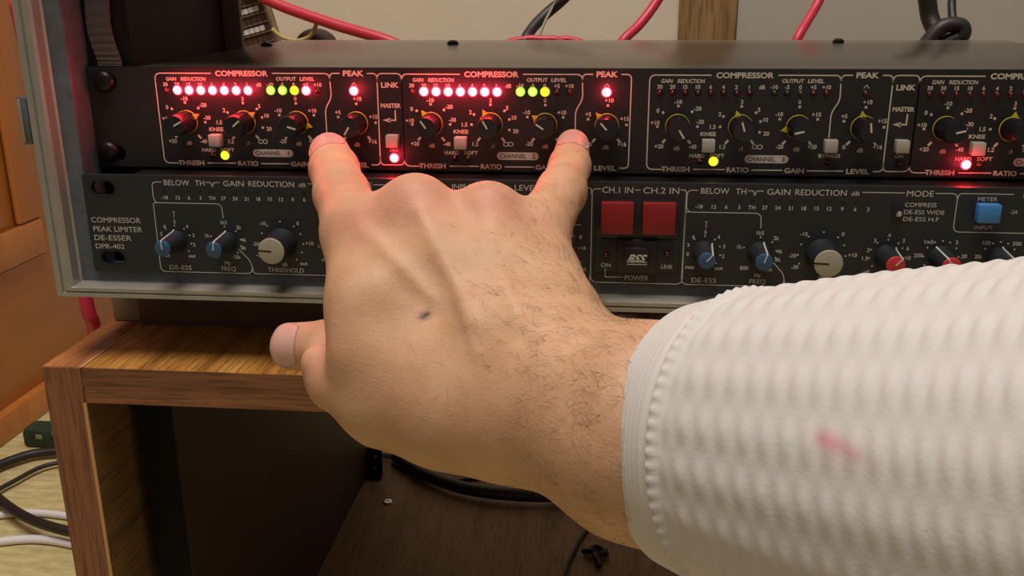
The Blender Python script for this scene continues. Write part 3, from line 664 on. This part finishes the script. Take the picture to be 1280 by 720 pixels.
cable('thin_cable', [[-495.1, 401.1, -324.0], [-548.1, 384.6, -324.0], [-564.5, 351.3, -324.0], [-571.8, 313.5, -324.0], [-561.7, 254.5, -324.0]], 2.2, M['black_cable'], 'thinner dark cable under the black loop on the mat', 'cable')
cable('grey_cable', [[-225.5, 381.8, -296.0], [-198.5, 376.3, -296.0], [-163.0, 367.1, -296.0], [-128.9, 361.1, -296.0], [-93.8, 373.4, -296.0]], 3.0, M['grey_cable'], 'pale grey cable lying at the back of the lower shelf', 'cable')
cable('black_cable', [[-201.0, 371.5, -292.0], [-169.1, 341.1, -292.0], [-129.9, 319.1, -292.0], [-87.6, 312.1, -292.0], [-46.9, 315.9, -292.0], [-6.5, 344.5, -292.0]], 5.5, M['black_cable'], 'thick black cable sagging over the lower shelf behind the wrist', 'cable')
cable('thin_cable', [[-204.0, 367.1, -298.0], [-182.1, 350.9, -298.0], [-147.6, 341.0, -298.0], [-113.2, 351.4, -298.0]], 1.6, M['black_cable'], 'thin dark cable beside the pale grey one on the lower shelf', 'cable')
cable('thin_cable', [[-16.0, 300.9, -298.4], [-22.0, 275.6, -298.4], [-29.6, 251.6, -298.4], [-38.1, 207.9, -298.4], [-39.0, 169.3, -298.4]], 1.5, M['black_cable'], 'thin dark cord on the lower shelf under the forearm', 'cable')
tx, ty, tz = [-15.4, 233.5, -299.8]
v, f = join([tube(spline([(tx-9,ty+8,tz+2),(tx-3,ty+3,tz+6),(tx+4,ty+2,tz+4),(tx+8,ty+8,tz+3)],6),2.6,8), tube(spline([(tx-2,ty+6,tz+3),(tx,ty-2,tz+5),(tx+3,ty-12,tz+2)],6),2.4,8), tube(spline([(tx-6,ty+5,tz+3),(tx+1,ty+9,tz+5),(tx+9,ty+3,tz+2.4)],6),2.6,8)])
tag(obj('cable_clip', v, f, M['black_plastic'], None, True), 'small black twisted clip lying on the lower shelf near the sleeve', 'clip')
tx, ty = [-590.1, 421.1]
gb = thing('green_bag', (tx, ty, -330), 'dark green bag with pale spots on the mat below the orange cabinet', 'bag')
v, f = bevel_box(tx-14, tx+60, ty+4, ty+30, -330, -309, 5); obj('body', v, f, mat('dark_green_fabric', (38, 56, 38), .8, noise=.3, nscale=60), gb, True)
for a, c in ((2, -319), (20, -315), (34, -322)): box('spot', tx+a, tx+a+7, ty+3.2, ty+4.2, c, c+5, mat('pale_spot', (130, 136, 90), .8), gb, b=.3)
NT, NB = np.array([-295.1, 330.0, 123.0]), np.array([-282.0, 330.0, 72.3])
gn = thing('guitar_neck', tuple(NB), 'guitar neck with pale block inlays seen through the left rear opening of the case', 'guitar neck')
ax_ = (NT-NB)/np.linalg.norm(NT-NB); NL = 150; sd_ = np.array([-ax_[2], 0, ax_[0]]); sd_ = sd_ if sd_[0] > 0 else -sd_
def nbox(name, s0, s1, w0, w1, y0, y1, m, par):
    V = [NB + ax_*s + sd_*w + np.array([0, y, 0]) for s in (s0, s1) for w in (w0, w1) for y in (y0, y1)]
    return obj(name, V, [(0,1,3,2),(4,6,7,5),(0,4,5,1),(2,3,7,6),(0,2,6,4),(1,5,7,3)], m, par)
WN = 14
nbox('neck_back', -60, NL, -WN+2, WN-2, 3, 20, M['pillar'], gn); fb = nbox('fretboard', -60, NL, -WN, WN, -3, 3, mat('rosewood', (84, 56, 42), .5, noise=.2, nscale=90), gn)
for i_ in range(-6, 14): nbox('fret', 13.4+i_*7.25, 13.4+.9+i_*7.25, -WN, WN, -4.4, -3, mat('fret_wire', (150, 126, 84), .4, metal=.5), gn)
for i_, s_0 in enumerate((17.3, 32.0, 46.6)):
    nbox('inlay', s_0-1.9, s_0+1.9, -10, 10, -3.4, -2.8, mat('pearl_inlay', (226, 222, 224), .3), gn)
for k_ in range(6): nbox('string', -58, NL, -11+4.3*k_, -10.7+4.3*k_, -4.9, -4.6, M['screw'], gn)
px_, py_, pz_ = [-238.1, 330.0, 74.7]
bg = thing('cable_bag', (px_, py_, -40.5), 'dark rounded bag with a yellowish piped edge behind the upper unit at the left', 'bag')
V, F = [], []
for i_ in range(13):
    a = math.pi*i_/12
    for k_ in range(20):
        c_ = 2*math.pi*k_/20; V.append((px_+17*math.sin(a)*math.cos(c_)+0, py_+12*math.sin(a)*math.sin(c_), (pz_+2+14*math.cos(a) if math.cos(a) > 0 else -25+15*math.cos(a))))
for i_ in range(12):
    for k_ in range(20): j = (k_+1) % 20; F.append((i_*20+k_, i_*20+j, (i_+1)*20+j, (i_+1)*20+k_))
obj('body', V, F, mat('dark_brown_fabric', (64, 44, 40), .8), bg, 'all')
v, f = tube(spline([[-267.3, 316.0, 90.8], [-260.3, 316.0, 85.0], [-249.4, 316.0, 82.1], [-239.3, 316.0, 85.0], [-233.9, 316.0, 91.9], [-231.6, 316.0, 98.8]], 8), 1.6, 8); obj('piping', v, f, mat('yellowish_piping', (176, 156, 96), .6), bg, 'all')

# ================================================================== PERSON: forearm and hand reaching in from the right
PRIM = [
([-128.3, -20.2, 55.8], [-122.2, -35.6, 51.7], 8.4, 9.5),
([-122.2, -35.6, 51.7], [-112.6, -60.4, 47.0], 9.5, 10.2),
([-112.6, -60.4, 47.0], [-98.5, -92.6, 40.8], 10.2, 12),
([-27.6, -11.1, 58.4], [-28.0, -29.7, 53.1], 6.8, 7.9),
([-28.0, -29.7, 53.1], [-29.8, -56.7, 48.5], 7.9, 9.0),
([-29.8, -56.7, 48.5], [-35.8, -88.2, 41.0], 9.0, 10.5),
([-77.0, -95.9, 49.9], [-78.8, -62.3, 30.4], 11, 10),
([-78.8, -62.3, 30.4], [-74.2, -77.9, 19.5], 10, 9),
([-74.2, -77.9, 19.5], [-69.7, -98.5, 19.7], 9, 8),
([-52.7, -93.9, 48.2], [-56.3, -62.4, 29.4], 10, 9.5),
([-56.3, -62.4, 29.4], [-54.7, -76.1, 18.9], 9.5, 8.6),
([-54.7, -76.1, 18.9], [-52.4, -94.8, 18.9], 8.6, 8),
([-125.7, -88.7, -4.0], [-110.8, -93.8, -1.8], 8.8, 9.4),
([-110.8, -93.8, -1.8], [-104.1, -110.2, -5.9], 9.4, 10.2),
([-97.9, -93.7, 40.6], [-89.3, -116.4, 22.8], 11.5, 12.5),
([-89.3, -116.4, 22.8], [-85.9, -124.6, 9.3], 12.5, 13),
([-85.9, -124.6, 9.3], [-61.4, -131.6, -0.8], 13, 18),
([-61.4, -131.6, -0.8], [-25.4, -141.6, 2.4], 18, 23),
([-77.0, -95.9, 49.9], [-61.1, -112.3, 33.2], 10.5, 11),
([-61.1, -112.3, 33.2], [-46.2, -128.4, 17.5], 11, 15),
([-46.2, -128.4, 17.5], [-25.4, -140.9, 4.8], 15, 22),
([-52.7, -94.1, 47.7], [-42.9, -111.2, 30.6], 10, 11),
([-42.9, -111.2, 30.6], [-33.8, -127.2, 17.4], 11, 14),
([-33.8, -127.2, 17.4], [-21.8, -142.0, 6.7], 14, 22),
([-37.4, -88.3, 41.0], [-31.8, -105.9, 30.6], 10, 9),
([-31.8, -105.9, 30.6], [-26.1, -121.6, 22.3], 9, 10.5),
([-26.1, -121.6, 22.3], [-22.1, -136.1, 12.0], 10.5, 15),
([-101.3, -118.0, -4.8], [-83.6, -126.3, -6.8], 9, 13.5),
([-83.6, -126.3, -6.8], [-61.6, -131.2, -6.0], 13.5, 17.5),
([-61.6, -131.2, -6.0], [-40.5, -136.7, -3.6], 17.5, 20.5),
([-40.5, -136.7, -3.6], [-24.0, -143.9, 1.4], 20.5, 24.5),
([-85.1, -99.6, 34.5], [-78.1, -115.3, 22.7], 10.5, 12),
([-78.1, -115.3, 22.7], [-67.1, -126.5, 10.6], 12, 14),
([-87.9, -95.0, 43.1], [-74.8, -109.8, 32.1], 10, 11),
([-65.0, -95.0, 42.1], [-56.3, -108.9, 32.3], 9, 11),
([-44.6, -93.8, 39.4], [-40.7, -107.2, 29.4], 8, 10),
([-81.4, -104.7, 30.4], [-59.6, -107.4, 14.9], 9, 14),
([-59.6, -107.4, 14.9], [-43.5, -105.8, 14.9], 14, 13),
([-76.5, -106.8, 2.6], [-48.5, -110.4, 2.1], 14, 16),
([-48.5, -110.4, 2.1], [-31.3, -125.2, 3.1], 16, 18),
([-21.6, -144.2, 3.2], [-1.7, -156.6, 0.7], 25, 30.5),
([-1.7, -156.6, 0.7], [11.8, -158.7, -0.2], 30.5, 31.2),
([11.8, -158.7, -0.2], [31.8, -171.1, 4.0], 31.2, 32),
([31.8, -171.1, 4.0], [55.3, -189.5, 11.5], 32, 34),
([55.3, -189.5, 11.5], [93.3, -222.4, 21.8], 34, 40),
([-108.1, -116.6, 1.9], [-101.9, -117.4, -2.8], 5, 8)]
GROUPS = [([0, 1, 2], 1.2), ([3, 4, 5], 1.2), ([6, 7, 8], 1.2), ([9, 10, 11], 1.2), ([12, 13], 1.2), ([14, 15, 16, 17, 18, 19, 20, 21, 22, 23, 24, 25, 26, 27, 28, 29, 30, 31, 32, 33, 34, 35, 36, 37, 38, 39], 3.2), ([40, 41, 42, 43, 44], 2), ([45], 1.5)]
BUMPS = [
([[-71.7, -119.0, 55.3], [-65.6, -122.0, 43.8], [-60.4, -124.1, 35.5], [-53.3, -127.6, 22.3]], 2.8, 1.1),
([[-49.2, -117.4, 52.8], [-46.3, -121.6, 39.0], [-40.1, -126.3, 22.2]], 2.6, 0.6),
([[-90.5, -122.6, 49.9], [-84.3, -123.5, 45.1], [-75.4, -124.9, 37.9], [-65.2, -126.9, 28.3]], 3.2, 1.0),
([[-92.1, -121.0, 55.4], [-86.6, -120.5, 55.4]], 6, 0.9),
([[-84.4, -123.1, 46.3], [-80.5, -124.1, 42.0], [-74.1, -125.5, 35.5], [-66.5, -126.8, 29.0]], 1.4, 0.35),
([[-63.0, -123.3, 39.0], [-57.8, -125.0, 31.9], [-55.1, -127.8, 22.3], [-51.1, -130.5, 12.7]], 1.3, 0.4),
([[-54.5, -120.1, 46.2], [-51.8, -122.1, 39.0], [-44.1, -123.6, 31.8], [-36.3, -126.7, 19.8]], 1.2, 0.35),
([[-42.0, -118.8, 46.1], [-44.3, -122.1, 36.6], [-40.3, -124.8, 27.0]], 1.2, 0.3),
([[-103.4, -120.7, 60.0], [-88.5, -118.8, 61.1]], 1.5, -0.45),
([[-103.9, -121.3, 58.4], [-87.2, -119.4, 59.0]], 1.0, -0.3),
([[-104.4, -118.5, 67.4], [-91.2, -116.8, 68.3]], 0.9, -0.35),
([[-32.5, -113.1, 60.8], [-20.5, -112.3, 59.6]], 1.4, -0.5),
([[-33.4, -113.8, 58.9], [-20.9, -113.0, 57.4]], 0.9, -0.3),
([[-29.7, -110.4, 68.5], [-19.0, -109.5, 67.9]], 0.8, -0.35),
([[-37.5, -127.6, 17.4], [-26.5, -124.5, 23.3], [-15.3, -122.9, 25.0]], 2.6, -1.0),
([[-41.1, -129.4, 12.7], [-28.8, -126.3, 18.6], [-16.5, -124.0, 21.6]], 1.2, -0.35),
([[-89.6, -121.2, 54.0], [-79.4, -122.6, 46.3]], 6, -0.3),
([[-59.9, -116.1, 60.5], [-57.5, -119.7, 48.6]], 5, -0.4),
([[-39.4, -114.8, 58.0], [-37.5, -118.4, 46.1]], 5, -0.4)]
DORSAL = np.array([0.0978, -0.9478, 0.3034])
PA = np.array([p[0] for p in PRIM]); PB = np.array([p[1] for p in PRIM]); RA = np.array([p[2] for p in PRIM]); RB = np.array([p[3] for p in PRIM])
def sdf(P):
    P = np.asarray(P, np.float32)
    acc = np.zeros(len(P)); K = 2.2
    for idx, k in GROUPS:
        s = np.zeros(len(P))
        for i in idx:
            a, b = PA[i], PB[i]; ab = b-a; L2 = ab @ ab + 1e-6
            t = np.clip(((P-a) @ ab)/L2, 0, 1); d = np.linalg.norm(P-a-t[:, None]*ab, axis=1) - (RA[i]+(RB[i]-RA[i])*t)
            s += np.exp(-np.clip(d, -60, 60)/k)
        d = -k*np.log(s+1e-30)
        acc += np.exp(-np.clip(d, -60, 60)/K)
    return -K*np.log(acc+1e-30)
def grad(P, e=.4):
    g = np.stack([sdf(P+np.eye(3)[i]*e)-sdf(P-np.eye(3)[i]*e) for i in range(3)], 1)
    return g/(np.linalg.norm(g, axis=1)[:, None]+1e-9)
def surface_nets(h=1.7):
    lo = (np.minimum(PA, PB)-np.maximum(RA, RB)[:, None]).min(0)-6; hi = (np.maximum(PA, PB)+np.maximum(RA, RB)[:, None]).max(0)+6
    n = np.ceil((hi-lo)/h).astype(int)+1
    ax = [lo[i]+h*np.arange(n[i]) for i in range(3)]
    G = np.stack(np.meshgrid(*ax, indexing='ij'), -1).reshape(-1, 3)
    val = np.empty(len(G)); 
    for s in range(0, len(G), 400000): val[s:s+400000] = sdf(G[s:s+400000])
    val = val.reshape(n); ins = val < 0
    cnt = np.zeros(n-1); acc = np.zeros(tuple(n-1)+(3,))
    cor = [(i, j, k) for i in (0, 1) for j in (0, 1) for k in (0, 1)]
    sl = lambda A, c: A[c[0]:A.shape[0]-1+c[0], c[1]:A.shape[1]-1+c[1], c[2]:A.shape[2]-1+c[2]]
    for a in cor:
        for d in range(3):
            if a[d]: continue
            b = tuple(a[i]+(i == d) for i in range(3)); va, vb = sl(val, a), sl(val, b); x = (va < 0) != (vb < 0)
            t = np.where(x, va/np.where(x, va-vb, 1), 0)
            for i in range(3): acc[..., i] += np.where(x, a[i]+(t if i == d else 0), 0)
            cnt += x
    act = cnt > 0; idm = -np.ones(act.shape, int); idm[act] = np.arange(act.sum())
    cell = np.argwhere(act); V = lo + h*(cell + acc[act]/cnt[act][:, None])
    F = []
    for d in range(3):
        u, w = (d+1) % 3, (d+2) % 3
        s0 = [slice(1, -1)]*3; s0[d] = slice(0, -1); s1 = list(s0); s1[d] = slice(1, None)
        A, B = ins[tuple(s0)], ins[tuple(s1)]; e = np.argwhere(A != B); off = np.array([1, 1, 1]); off[d] = 0; e = e+off
        fl = ins[tuple(e.T)]
        eu = np.eye(3, dtype=int)[u]; ew = np.eye(3, dtype=int)[w]
        q = np.stack([idm[tuple((e-a).T)] for a in (0*eu, eu, eu+ew, ew)], 1)
        q[fl] = q[fl][:, ::-1]; F.append(q[:, ::-1])
    F = np.concatenate(F); F = F[(F >= 0).all(1)]
    return V, F
HV, HF = surface_nets()
# relax and put back on the surface
for it in range(3):
    S = np.zeros_like(HV); c = np.zeros(len(HV))
    for a, b in ((0, 1), (1, 2), (2, 3), (3, 0)):
        np.add.at(S, HF[:, a], HV[HF[:, b]]); np.add.at(c, HF[:, a], 1); np.add.at(S, HF[:, b], HV[HF[:, a]]); np.add.at(c, HF[:, b], 1)
    HV = .4*HV + .6*S/c[:, None]; HV = HV - sdf(HV)[:, None]*grad(HV)
NR = grad(HV)
def dist2(P, poly):
    """distance to a polyline measured square to the back of the hand"""
    Q = P - np.outer(P @ DORSAL, DORSAL); pl = [np.array(p) - (np.array(p) @ DORSAL)*DORSAL for p in poly]; best = np.full(len(P), 1e9)
    for a, b in zip(pl[:-1], pl[1:]):
        ab = b-a; t = np.clip(((Q-a) @ ab)/(ab @ ab+1e-9), 0, 1); best = np.minimum(best, np.linalg.norm(Q-a-t[:, None]*ab, axis=1))
    return best
face = np.clip((NR @ DORSAL)*2, 0, 1)
disp = np.zeros(len(HV))
for poly, sig, amp in BUMPS: disp += amp*np.exp(-(dist2(HV, poly)/sig)**2)*face
HV = HV + NR*disp[:, None]
# colour attribute: pink at knuckles and tips, the small dark mole
pink = np.zeros(len(HV))
for p, r, a in [([-72.2, -105.1, 59.3], 12, 0.6), ([-51.4, -103.4, 58.0], 11, 0.6), ([-93.5, -106.7, 51.3], 12, 0.6), ([-33.3, -100.3, 51.7], 10, 0.3), ([-110.8, -71.8, 50.3], 9, 0.35), ([-130.0, -18.8, 57.5], 9, 0.5), ([-27.6, -11.9, 59.2], 8, 0.5), ([-29.4, -63.2, 51.0], 8, 0.3), ([-105.3, -122.3, 6.3], 10, 0.4), ([-127.2, -95.1, -0.6], 10, 0.6)]: pink += a*np.exp(-(np.linalg.norm(HV-np.array(p), axis=1)/r)**2)
mole = np.exp(-(dist2(HV, [[-69.3, -128.9, 23.3], [-67.1, -128.4, 24.3]])/1.0)**2)*face
pers = thing('person', (300, -480, -330), 'bare right hand and forearm in a white sleeve pressing two fingers on the rack front', 'person')
hd = obj('hand_and_forearm', HV, HF.tolist(), None, pers, 'all')
at = hd.data.color_attributes.new('tone', 'FLOAT_COLOR', 'POINT')
at.data.foreach_set('color', np.stack([np.clip(pink, 0, 1), np.clip(mole, 0, 1), 0*pink, 0*pink+1], 1).astype(np.float32).ravel())
m = bpy.data.materials.new('skin'); m.use_nodes = True; nt = m.node_tree; L = nt.links.new; b = nt.nodes['Principled BSDF']
va = nt.nodes.new('ShaderNodeVertexColor'); va.layer_name = 'tone'; sp = nt.nodes.new('ShaderNodeSeparateColor'); L(va.outputs[0], sp.inputs[0])
tc = nt.nodes.new('ShaderNodeTexCoord'); n1 = nt.nodes.new('ShaderNodeTexNoise'); n1.inputs['Scale'].default_value = 60; n1.inputs['Detail'].default_value = 5
L(tc.outputs['Object'], n1.inputs['Vector'])
cr = nt.nodes.new('ShaderNodeValToRGB'); cr.color_ramp.elements[0].position = .35; cr.color_ramp.elements[1].position = .68
cr.color_ramp.elements[0].color = srgb((190, 146, 112)); cr.color_ramp.elements[1].color = srgb((206, 162, 130)); L(n1.outputs[0], cr.inputs[0])
m1 = nt.nodes.new('ShaderNodeMix'); m1.data_type = 'RGBA'; m1.inputs[7].default_value = srgb((208, 134, 116)); L(sp.outputs[0], m1.inputs[0]); L(cr.outputs[0], m1.inputs[6])
m2 = nt.nodes.new('ShaderNodeMix'); m2.data_type = 'RGBA'; m2.inputs[7].default_value = srgb((66, 52, 54)); L(sp.outputs[1], m2.inputs[0]); L(m1.outputs[2], m2.inputs[6])
L(m2.outputs[2], b.inputs['Base Color']); b.inputs['Roughness'].default_value = .52; b.inputs['Specular IOR Level'].default_value = .35
b.inputs['Subsurface Weight'].default_value = .18; b.inputs['Subsurface Radius'].default_value = (1, .35, .2); b.inputs['Subsurface Scale'].default_value = .004
vo = nt.nodes.new('ShaderNodeTexVoronoi'); vo.feature = 'DISTANCE_TO_EDGE'; vo.inputs['Scale'].default_value = 700
n3 = nt.nodes.new('ShaderNodeTexNoise'); n3.inputs['Scale'].default_value = 220; n3.inputs['Detail'].default_value = 4
L(tc.outputs['Object'], vo.inputs['Vector']); L(tc.outputs['Object'], n3.inputs['Vector'])
bp = nt.nodes.new('ShaderNodeBump'); bp.inputs['Strength'].default_value = .22; bp.inputs['Distance'].default_value = .0005; L(vo.outputs['Distance'], bp.inputs['Height'])
bp2 = nt.nodes.new('ShaderNodeBump'); bp2.inputs['Strength'].default_value = .3; bp2.inputs['Distance'].default_value = .0007; L(n3.outputs[0], bp2.inputs['Height']); L(bp.outputs[0], bp2.inputs['Normal'])
L(bp2.outputs[0], b.inputs['Normal']); hd.data.materials.append(m)
# fingernails: curved plates seated on the fingertips
def nail(c, ldir, hw, hl, lab):
    c = np.array(c, float)
    for _ in range(6): c = c - sdf(c[None])[0]*grad(c[None])[0]
    nn = grad(c[None])[0]; l = np.array(ldir, float); l = l-nn*(l @ nn); l /= np.linalg.norm(l); w = np.cross(l, nn)
    pts = []; NU, NV = 13, 13
    for i in range(NU):
        for j in range(NV):
            u, v = -1+2*i/(NU-1), -1+2*j/(NV-1)
            k = math.sqrt(max(0, 1-.5*v*v)); k2 = math.sqrt(max(0, 1-.5*u*u))   # square grid onto a rounded outline
            uu, vv = (u*k*.6+u*.4), (v*k2*.6+v*.4)
            pts.append(c + w*uu*hw + l*vv*hl)
    P0 = np.array(pts)
    for _ in range(3): P0 = P0 - (sdf(P0)[:, None])*nn*.8
    g_ = grad(P0); e = np.array([1-max(abs(-1+2*i/(NU-1)), abs(-1+2*j/(NV-1)))**6 for i in range(NU) for j in range(NV)])
    top = P0 + g_*(.1+.45*e)[:, None]; bot = P0 - g_*.5
    F = []
    for i in range(NU-1):
        for j in range(NV-1): q = (i*NV+j, (i+1)*NV+j, (i+1)*NV+j+1, i*NV+j+1); F.append(q); F.append(tuple(x+NU*NV for x in q[::-1]))
    rim = [i*NV for i in range(NU)] + [(NU-1)*NV+j for j in range(1, NV)] + [i*NV+NV-1 for i in range(NU-2, -1, -1)] + [j for j in range(NV-2, 0, -1)]
    for a, b_ in zip(rim, rim[1:]+rim[:1]): F.append((a, b_, b_+NU*NV, a+NU*NV))
    obj('fingernail', np.concatenate([top, bot]), F, M['skin_nail'], pers, 'all')['label'] = lab
for args in [([-127.4, -28.2, 60.1], [-6.2, 15.4, 4.1], 7.6, 7.4, 'pink index fingernail'), ([-27.0, -19.5, 61.4], [0.3, 22.6, 4.6], 6.3, 7.4, 'pink little-finger nail'), ([-127.7, -96.1, -0.3], [-14.9, 5.2, -2.2], 8.2, 6.6, 'pink thumbnail')]: nail(*args)
# body hair on forearm and the outer side of the hand
rng = np.random.default_rng(4)
area = np.exp(-(np.abs(dist2(HV, [[-18.0, -120.2, 34.0], [-20.0, -127.3, 12.6], [-15.7, -133.0, -6.5], [24.7, -135.0, -25.8]]))/23)**2) * (face > .02)
pw = area/area.sum(); pick = rng.choice(len(HV), 1700, p=pw)
flow = np.array([-0.76, 0.03, 0.33999999999999997])
V, F = [], []
for q in pick:
    p, nn = HV[q] + rng.normal(0, .6, 3), NR[q]; p = p - nn*((p-HV[q]) @ nn)
    t = flow + rng.normal(0, .38, 3); t = t - nn*(t @ nn); t /= np.linalg.norm(t); side = np.cross(nn, t); L_ = rng.uniform(3, 7.5); cv = rng.normal(0, .45)
    b0 = len(V); K_ = 5
    for k in range(K_):
        s = k/(K_-1); c_ = p - nn*.2 + t*L_*s + side*cv*L_*s*s + nn*(1.3*math.sin(s*2.6)+.2); r = .038*(1-.75*s)
        for a in range(3): an = a*2.094; V.append(c_ + r*(math.cos(an)*side+math.sin(an)*nn))
    for k in range(K_-1):
        for a in range(3): j = (a+1) % 3; F.append((b0+k*3+a, b0+k*3+j, b0+k*3+3+j, b0+k*3+3+a))
hr = obj('arm_hair', V, F, M['hair'], pers); hr['kind'] = 'stuff'; hr['label'] = 'fine dark hair on the forearm'

# ------------------------------------------------------------------ sleeve
AX = np.array([[16.3, -157.9, 0.8, 37.6],
[38.2, -179.5, 8.6, 42],
[79.0, -212.0, 19.4, 48.6],
[108.0, -236.7, 28.3, 54]])           # x, y, z, radius
SP = spline(AX, 60); ctr, rad = SP[:, :3], SP[:, 3]
arc = np.concatenate([[0], np.cumsum(np.linalg.norm(np.diff(ctr, axis=0), axis=1))])
NS = 520; s_ = np.linspace(0, arc[-1], NS); ctr = np.stack([np.interp(s_, arc, ctr[:, i]) for i in range(3)], 1); rad = np.interp(s_, arc, rad)
T = np.gradient(ctr, axis=0); T /= np.linalg.norm(T, axis=1)[:, None]
NC = 300; V = []; th = np.arange(NC)/NC*2*math.pi
up = np.array([0, 0, 1.0])
def softstep(x): return 1/(1+np.exp(-x))
for i in range(NS):
    u = up - T[i]*(up @ T[i]); u /= np.linalg.norm(u); w = np.cross(T[i], u); s = s_[i]
    body = softstep((s-21)/1.0)
    row = np.floor(s/5.2); cellc = np.cos(2*math.pi*s/5.2)
    ring = np.cos(th*22 + math.pi*(row % 2)*.0)
    dsp = body*(.34*cellc*(.5+.5*ring) + .2*ring) + (1-body)*(.05*np.cos(2*math.pi*s/1.9))
    dsp = dsp + 1.5*np.exp(-((s-17.8)/1.5)**2)*(1+.2*np.cos(th*75)) - .5*np.exp(-((s-15.2)/1.0)**2) - .4*np.exp(-((s-20.6)/1.2)**2)
    dsp = dsp + .8*np.sin(s/24+np.cos(th*2)*.8)*softstep((s-40)/10) + .5*np.sin(th*3+s/30)
    if i == 0: dsp = dsp - .5
    rr = rad[i]+dsp
    V.append(ctr[i] + np.outer(np.cos(th)*rr, u) + np.outer(np.sin(th)*rr, w) + np.outer(1.5*np.cos(th)*math.exp(-s/60), T[i]))
# turn the cuff in
for q, dr_ in ((0, -1.3), (8, -1.6), (24, -1.6), (40, -2.2)):
    i = q; u = up - T[i]*(up @ T[i]); u /= np.linalg.norm(u); w = np.cross(T[i], u); rr = rad[i]+dr_
    V.insert(0, ctr[i] + np.outer(np.cos(th)*rr, u) + np.outer(np.sin(th)*rr, w) + np.outer(1.5*np.cos(th)*math.exp(-s_[i]/60), T[i]))
V = np.concatenate(V); NT = len(V)//NC
i_, k_ = np.meshgrid(np.arange(NT-1), np.arange(NC), indexing='ij'); j_ = (k_+1) % NC
F = np.stack([i_*NC+k_, (i_+1)*NC+k_, (i_+1)*NC+j_, i_*NC+j_], -1).reshape(-1, 4).tolist(); F.append([(NT-1)*NC+k for k in range(NC)])
sl_ = obj('sleeve', V, F, None, pers, 'all'); sl_['label'] = 'white waffle-knit sleeve with a stitched cuff and a small pink stain'
st = np.zeros(len(V))
for p, r, a in [([32.5, -219.2, 31.5], 2.2, 0.5), ([35.5, -219.3, 30.1], 1.6, 0.35), ([31.1, -219.1, 32.3], 1.4, 0.25)]: st += a*np.exp(-(dist2(V, [p, p])/r)**2)*(np.abs((V-np.array(p)) @ DORSAL) < 25)
at = sl_.data.color_attributes.new('stain', 'FLOAT_COLOR', 'POINT')
at.data.foreach_set('color', np.stack([np.clip(st, 0, 1)]*3+[st*0+1], 1).astype(np.float32).ravel())
m = bpy.data.materials.new('white_waffle_knit'); m.use_nodes = True; nt = m.node_tree; L = nt.links.new; b = nt.nodes['Principled BSDF']
va = nt.nodes.new('ShaderNodeVertexColor'); va.layer_name = 'stain'; tc = nt.nodes.new('ShaderNodeTexCoord')
mx = nt.nodes.new('ShaderNodeMix'); mx.data_type = 'RGBA'; mx.inputs[6].default_value = srgb((205, 200, 198)); mx.inputs[7].default_value = srgb((206, 96, 120))
sp = nt.nodes.new('ShaderNodeSeparateColor'); L(va.outputs[0], sp.inputs[0]); L(sp.outputs[0], mx.inputs[0]); L(mx.outputs[2], b.inputs['Base Color'])
nn_ = nt.nodes.new('ShaderNodeTexNoise'); nn_.inputs['Scale'].default_value = 900; L(tc.outputs['Object'], nn_.inputs['Vector'])
bp = nt.nodes.new('ShaderNodeBump'); bp.inputs['Strength'].default_value = .25; bp.inputs['Distance'].default_value = .0003; L(nn_.outputs[0], bp.inputs['Height']); L(bp.outputs[0], b.inputs['Normal'])
b.inputs['Roughness'].default_value = .9; b.inputs['Sheen Weight'].default_value = .2; b.inputs['Specular IOR Level'].default_value = .2
sl_.data.materials.append(m)
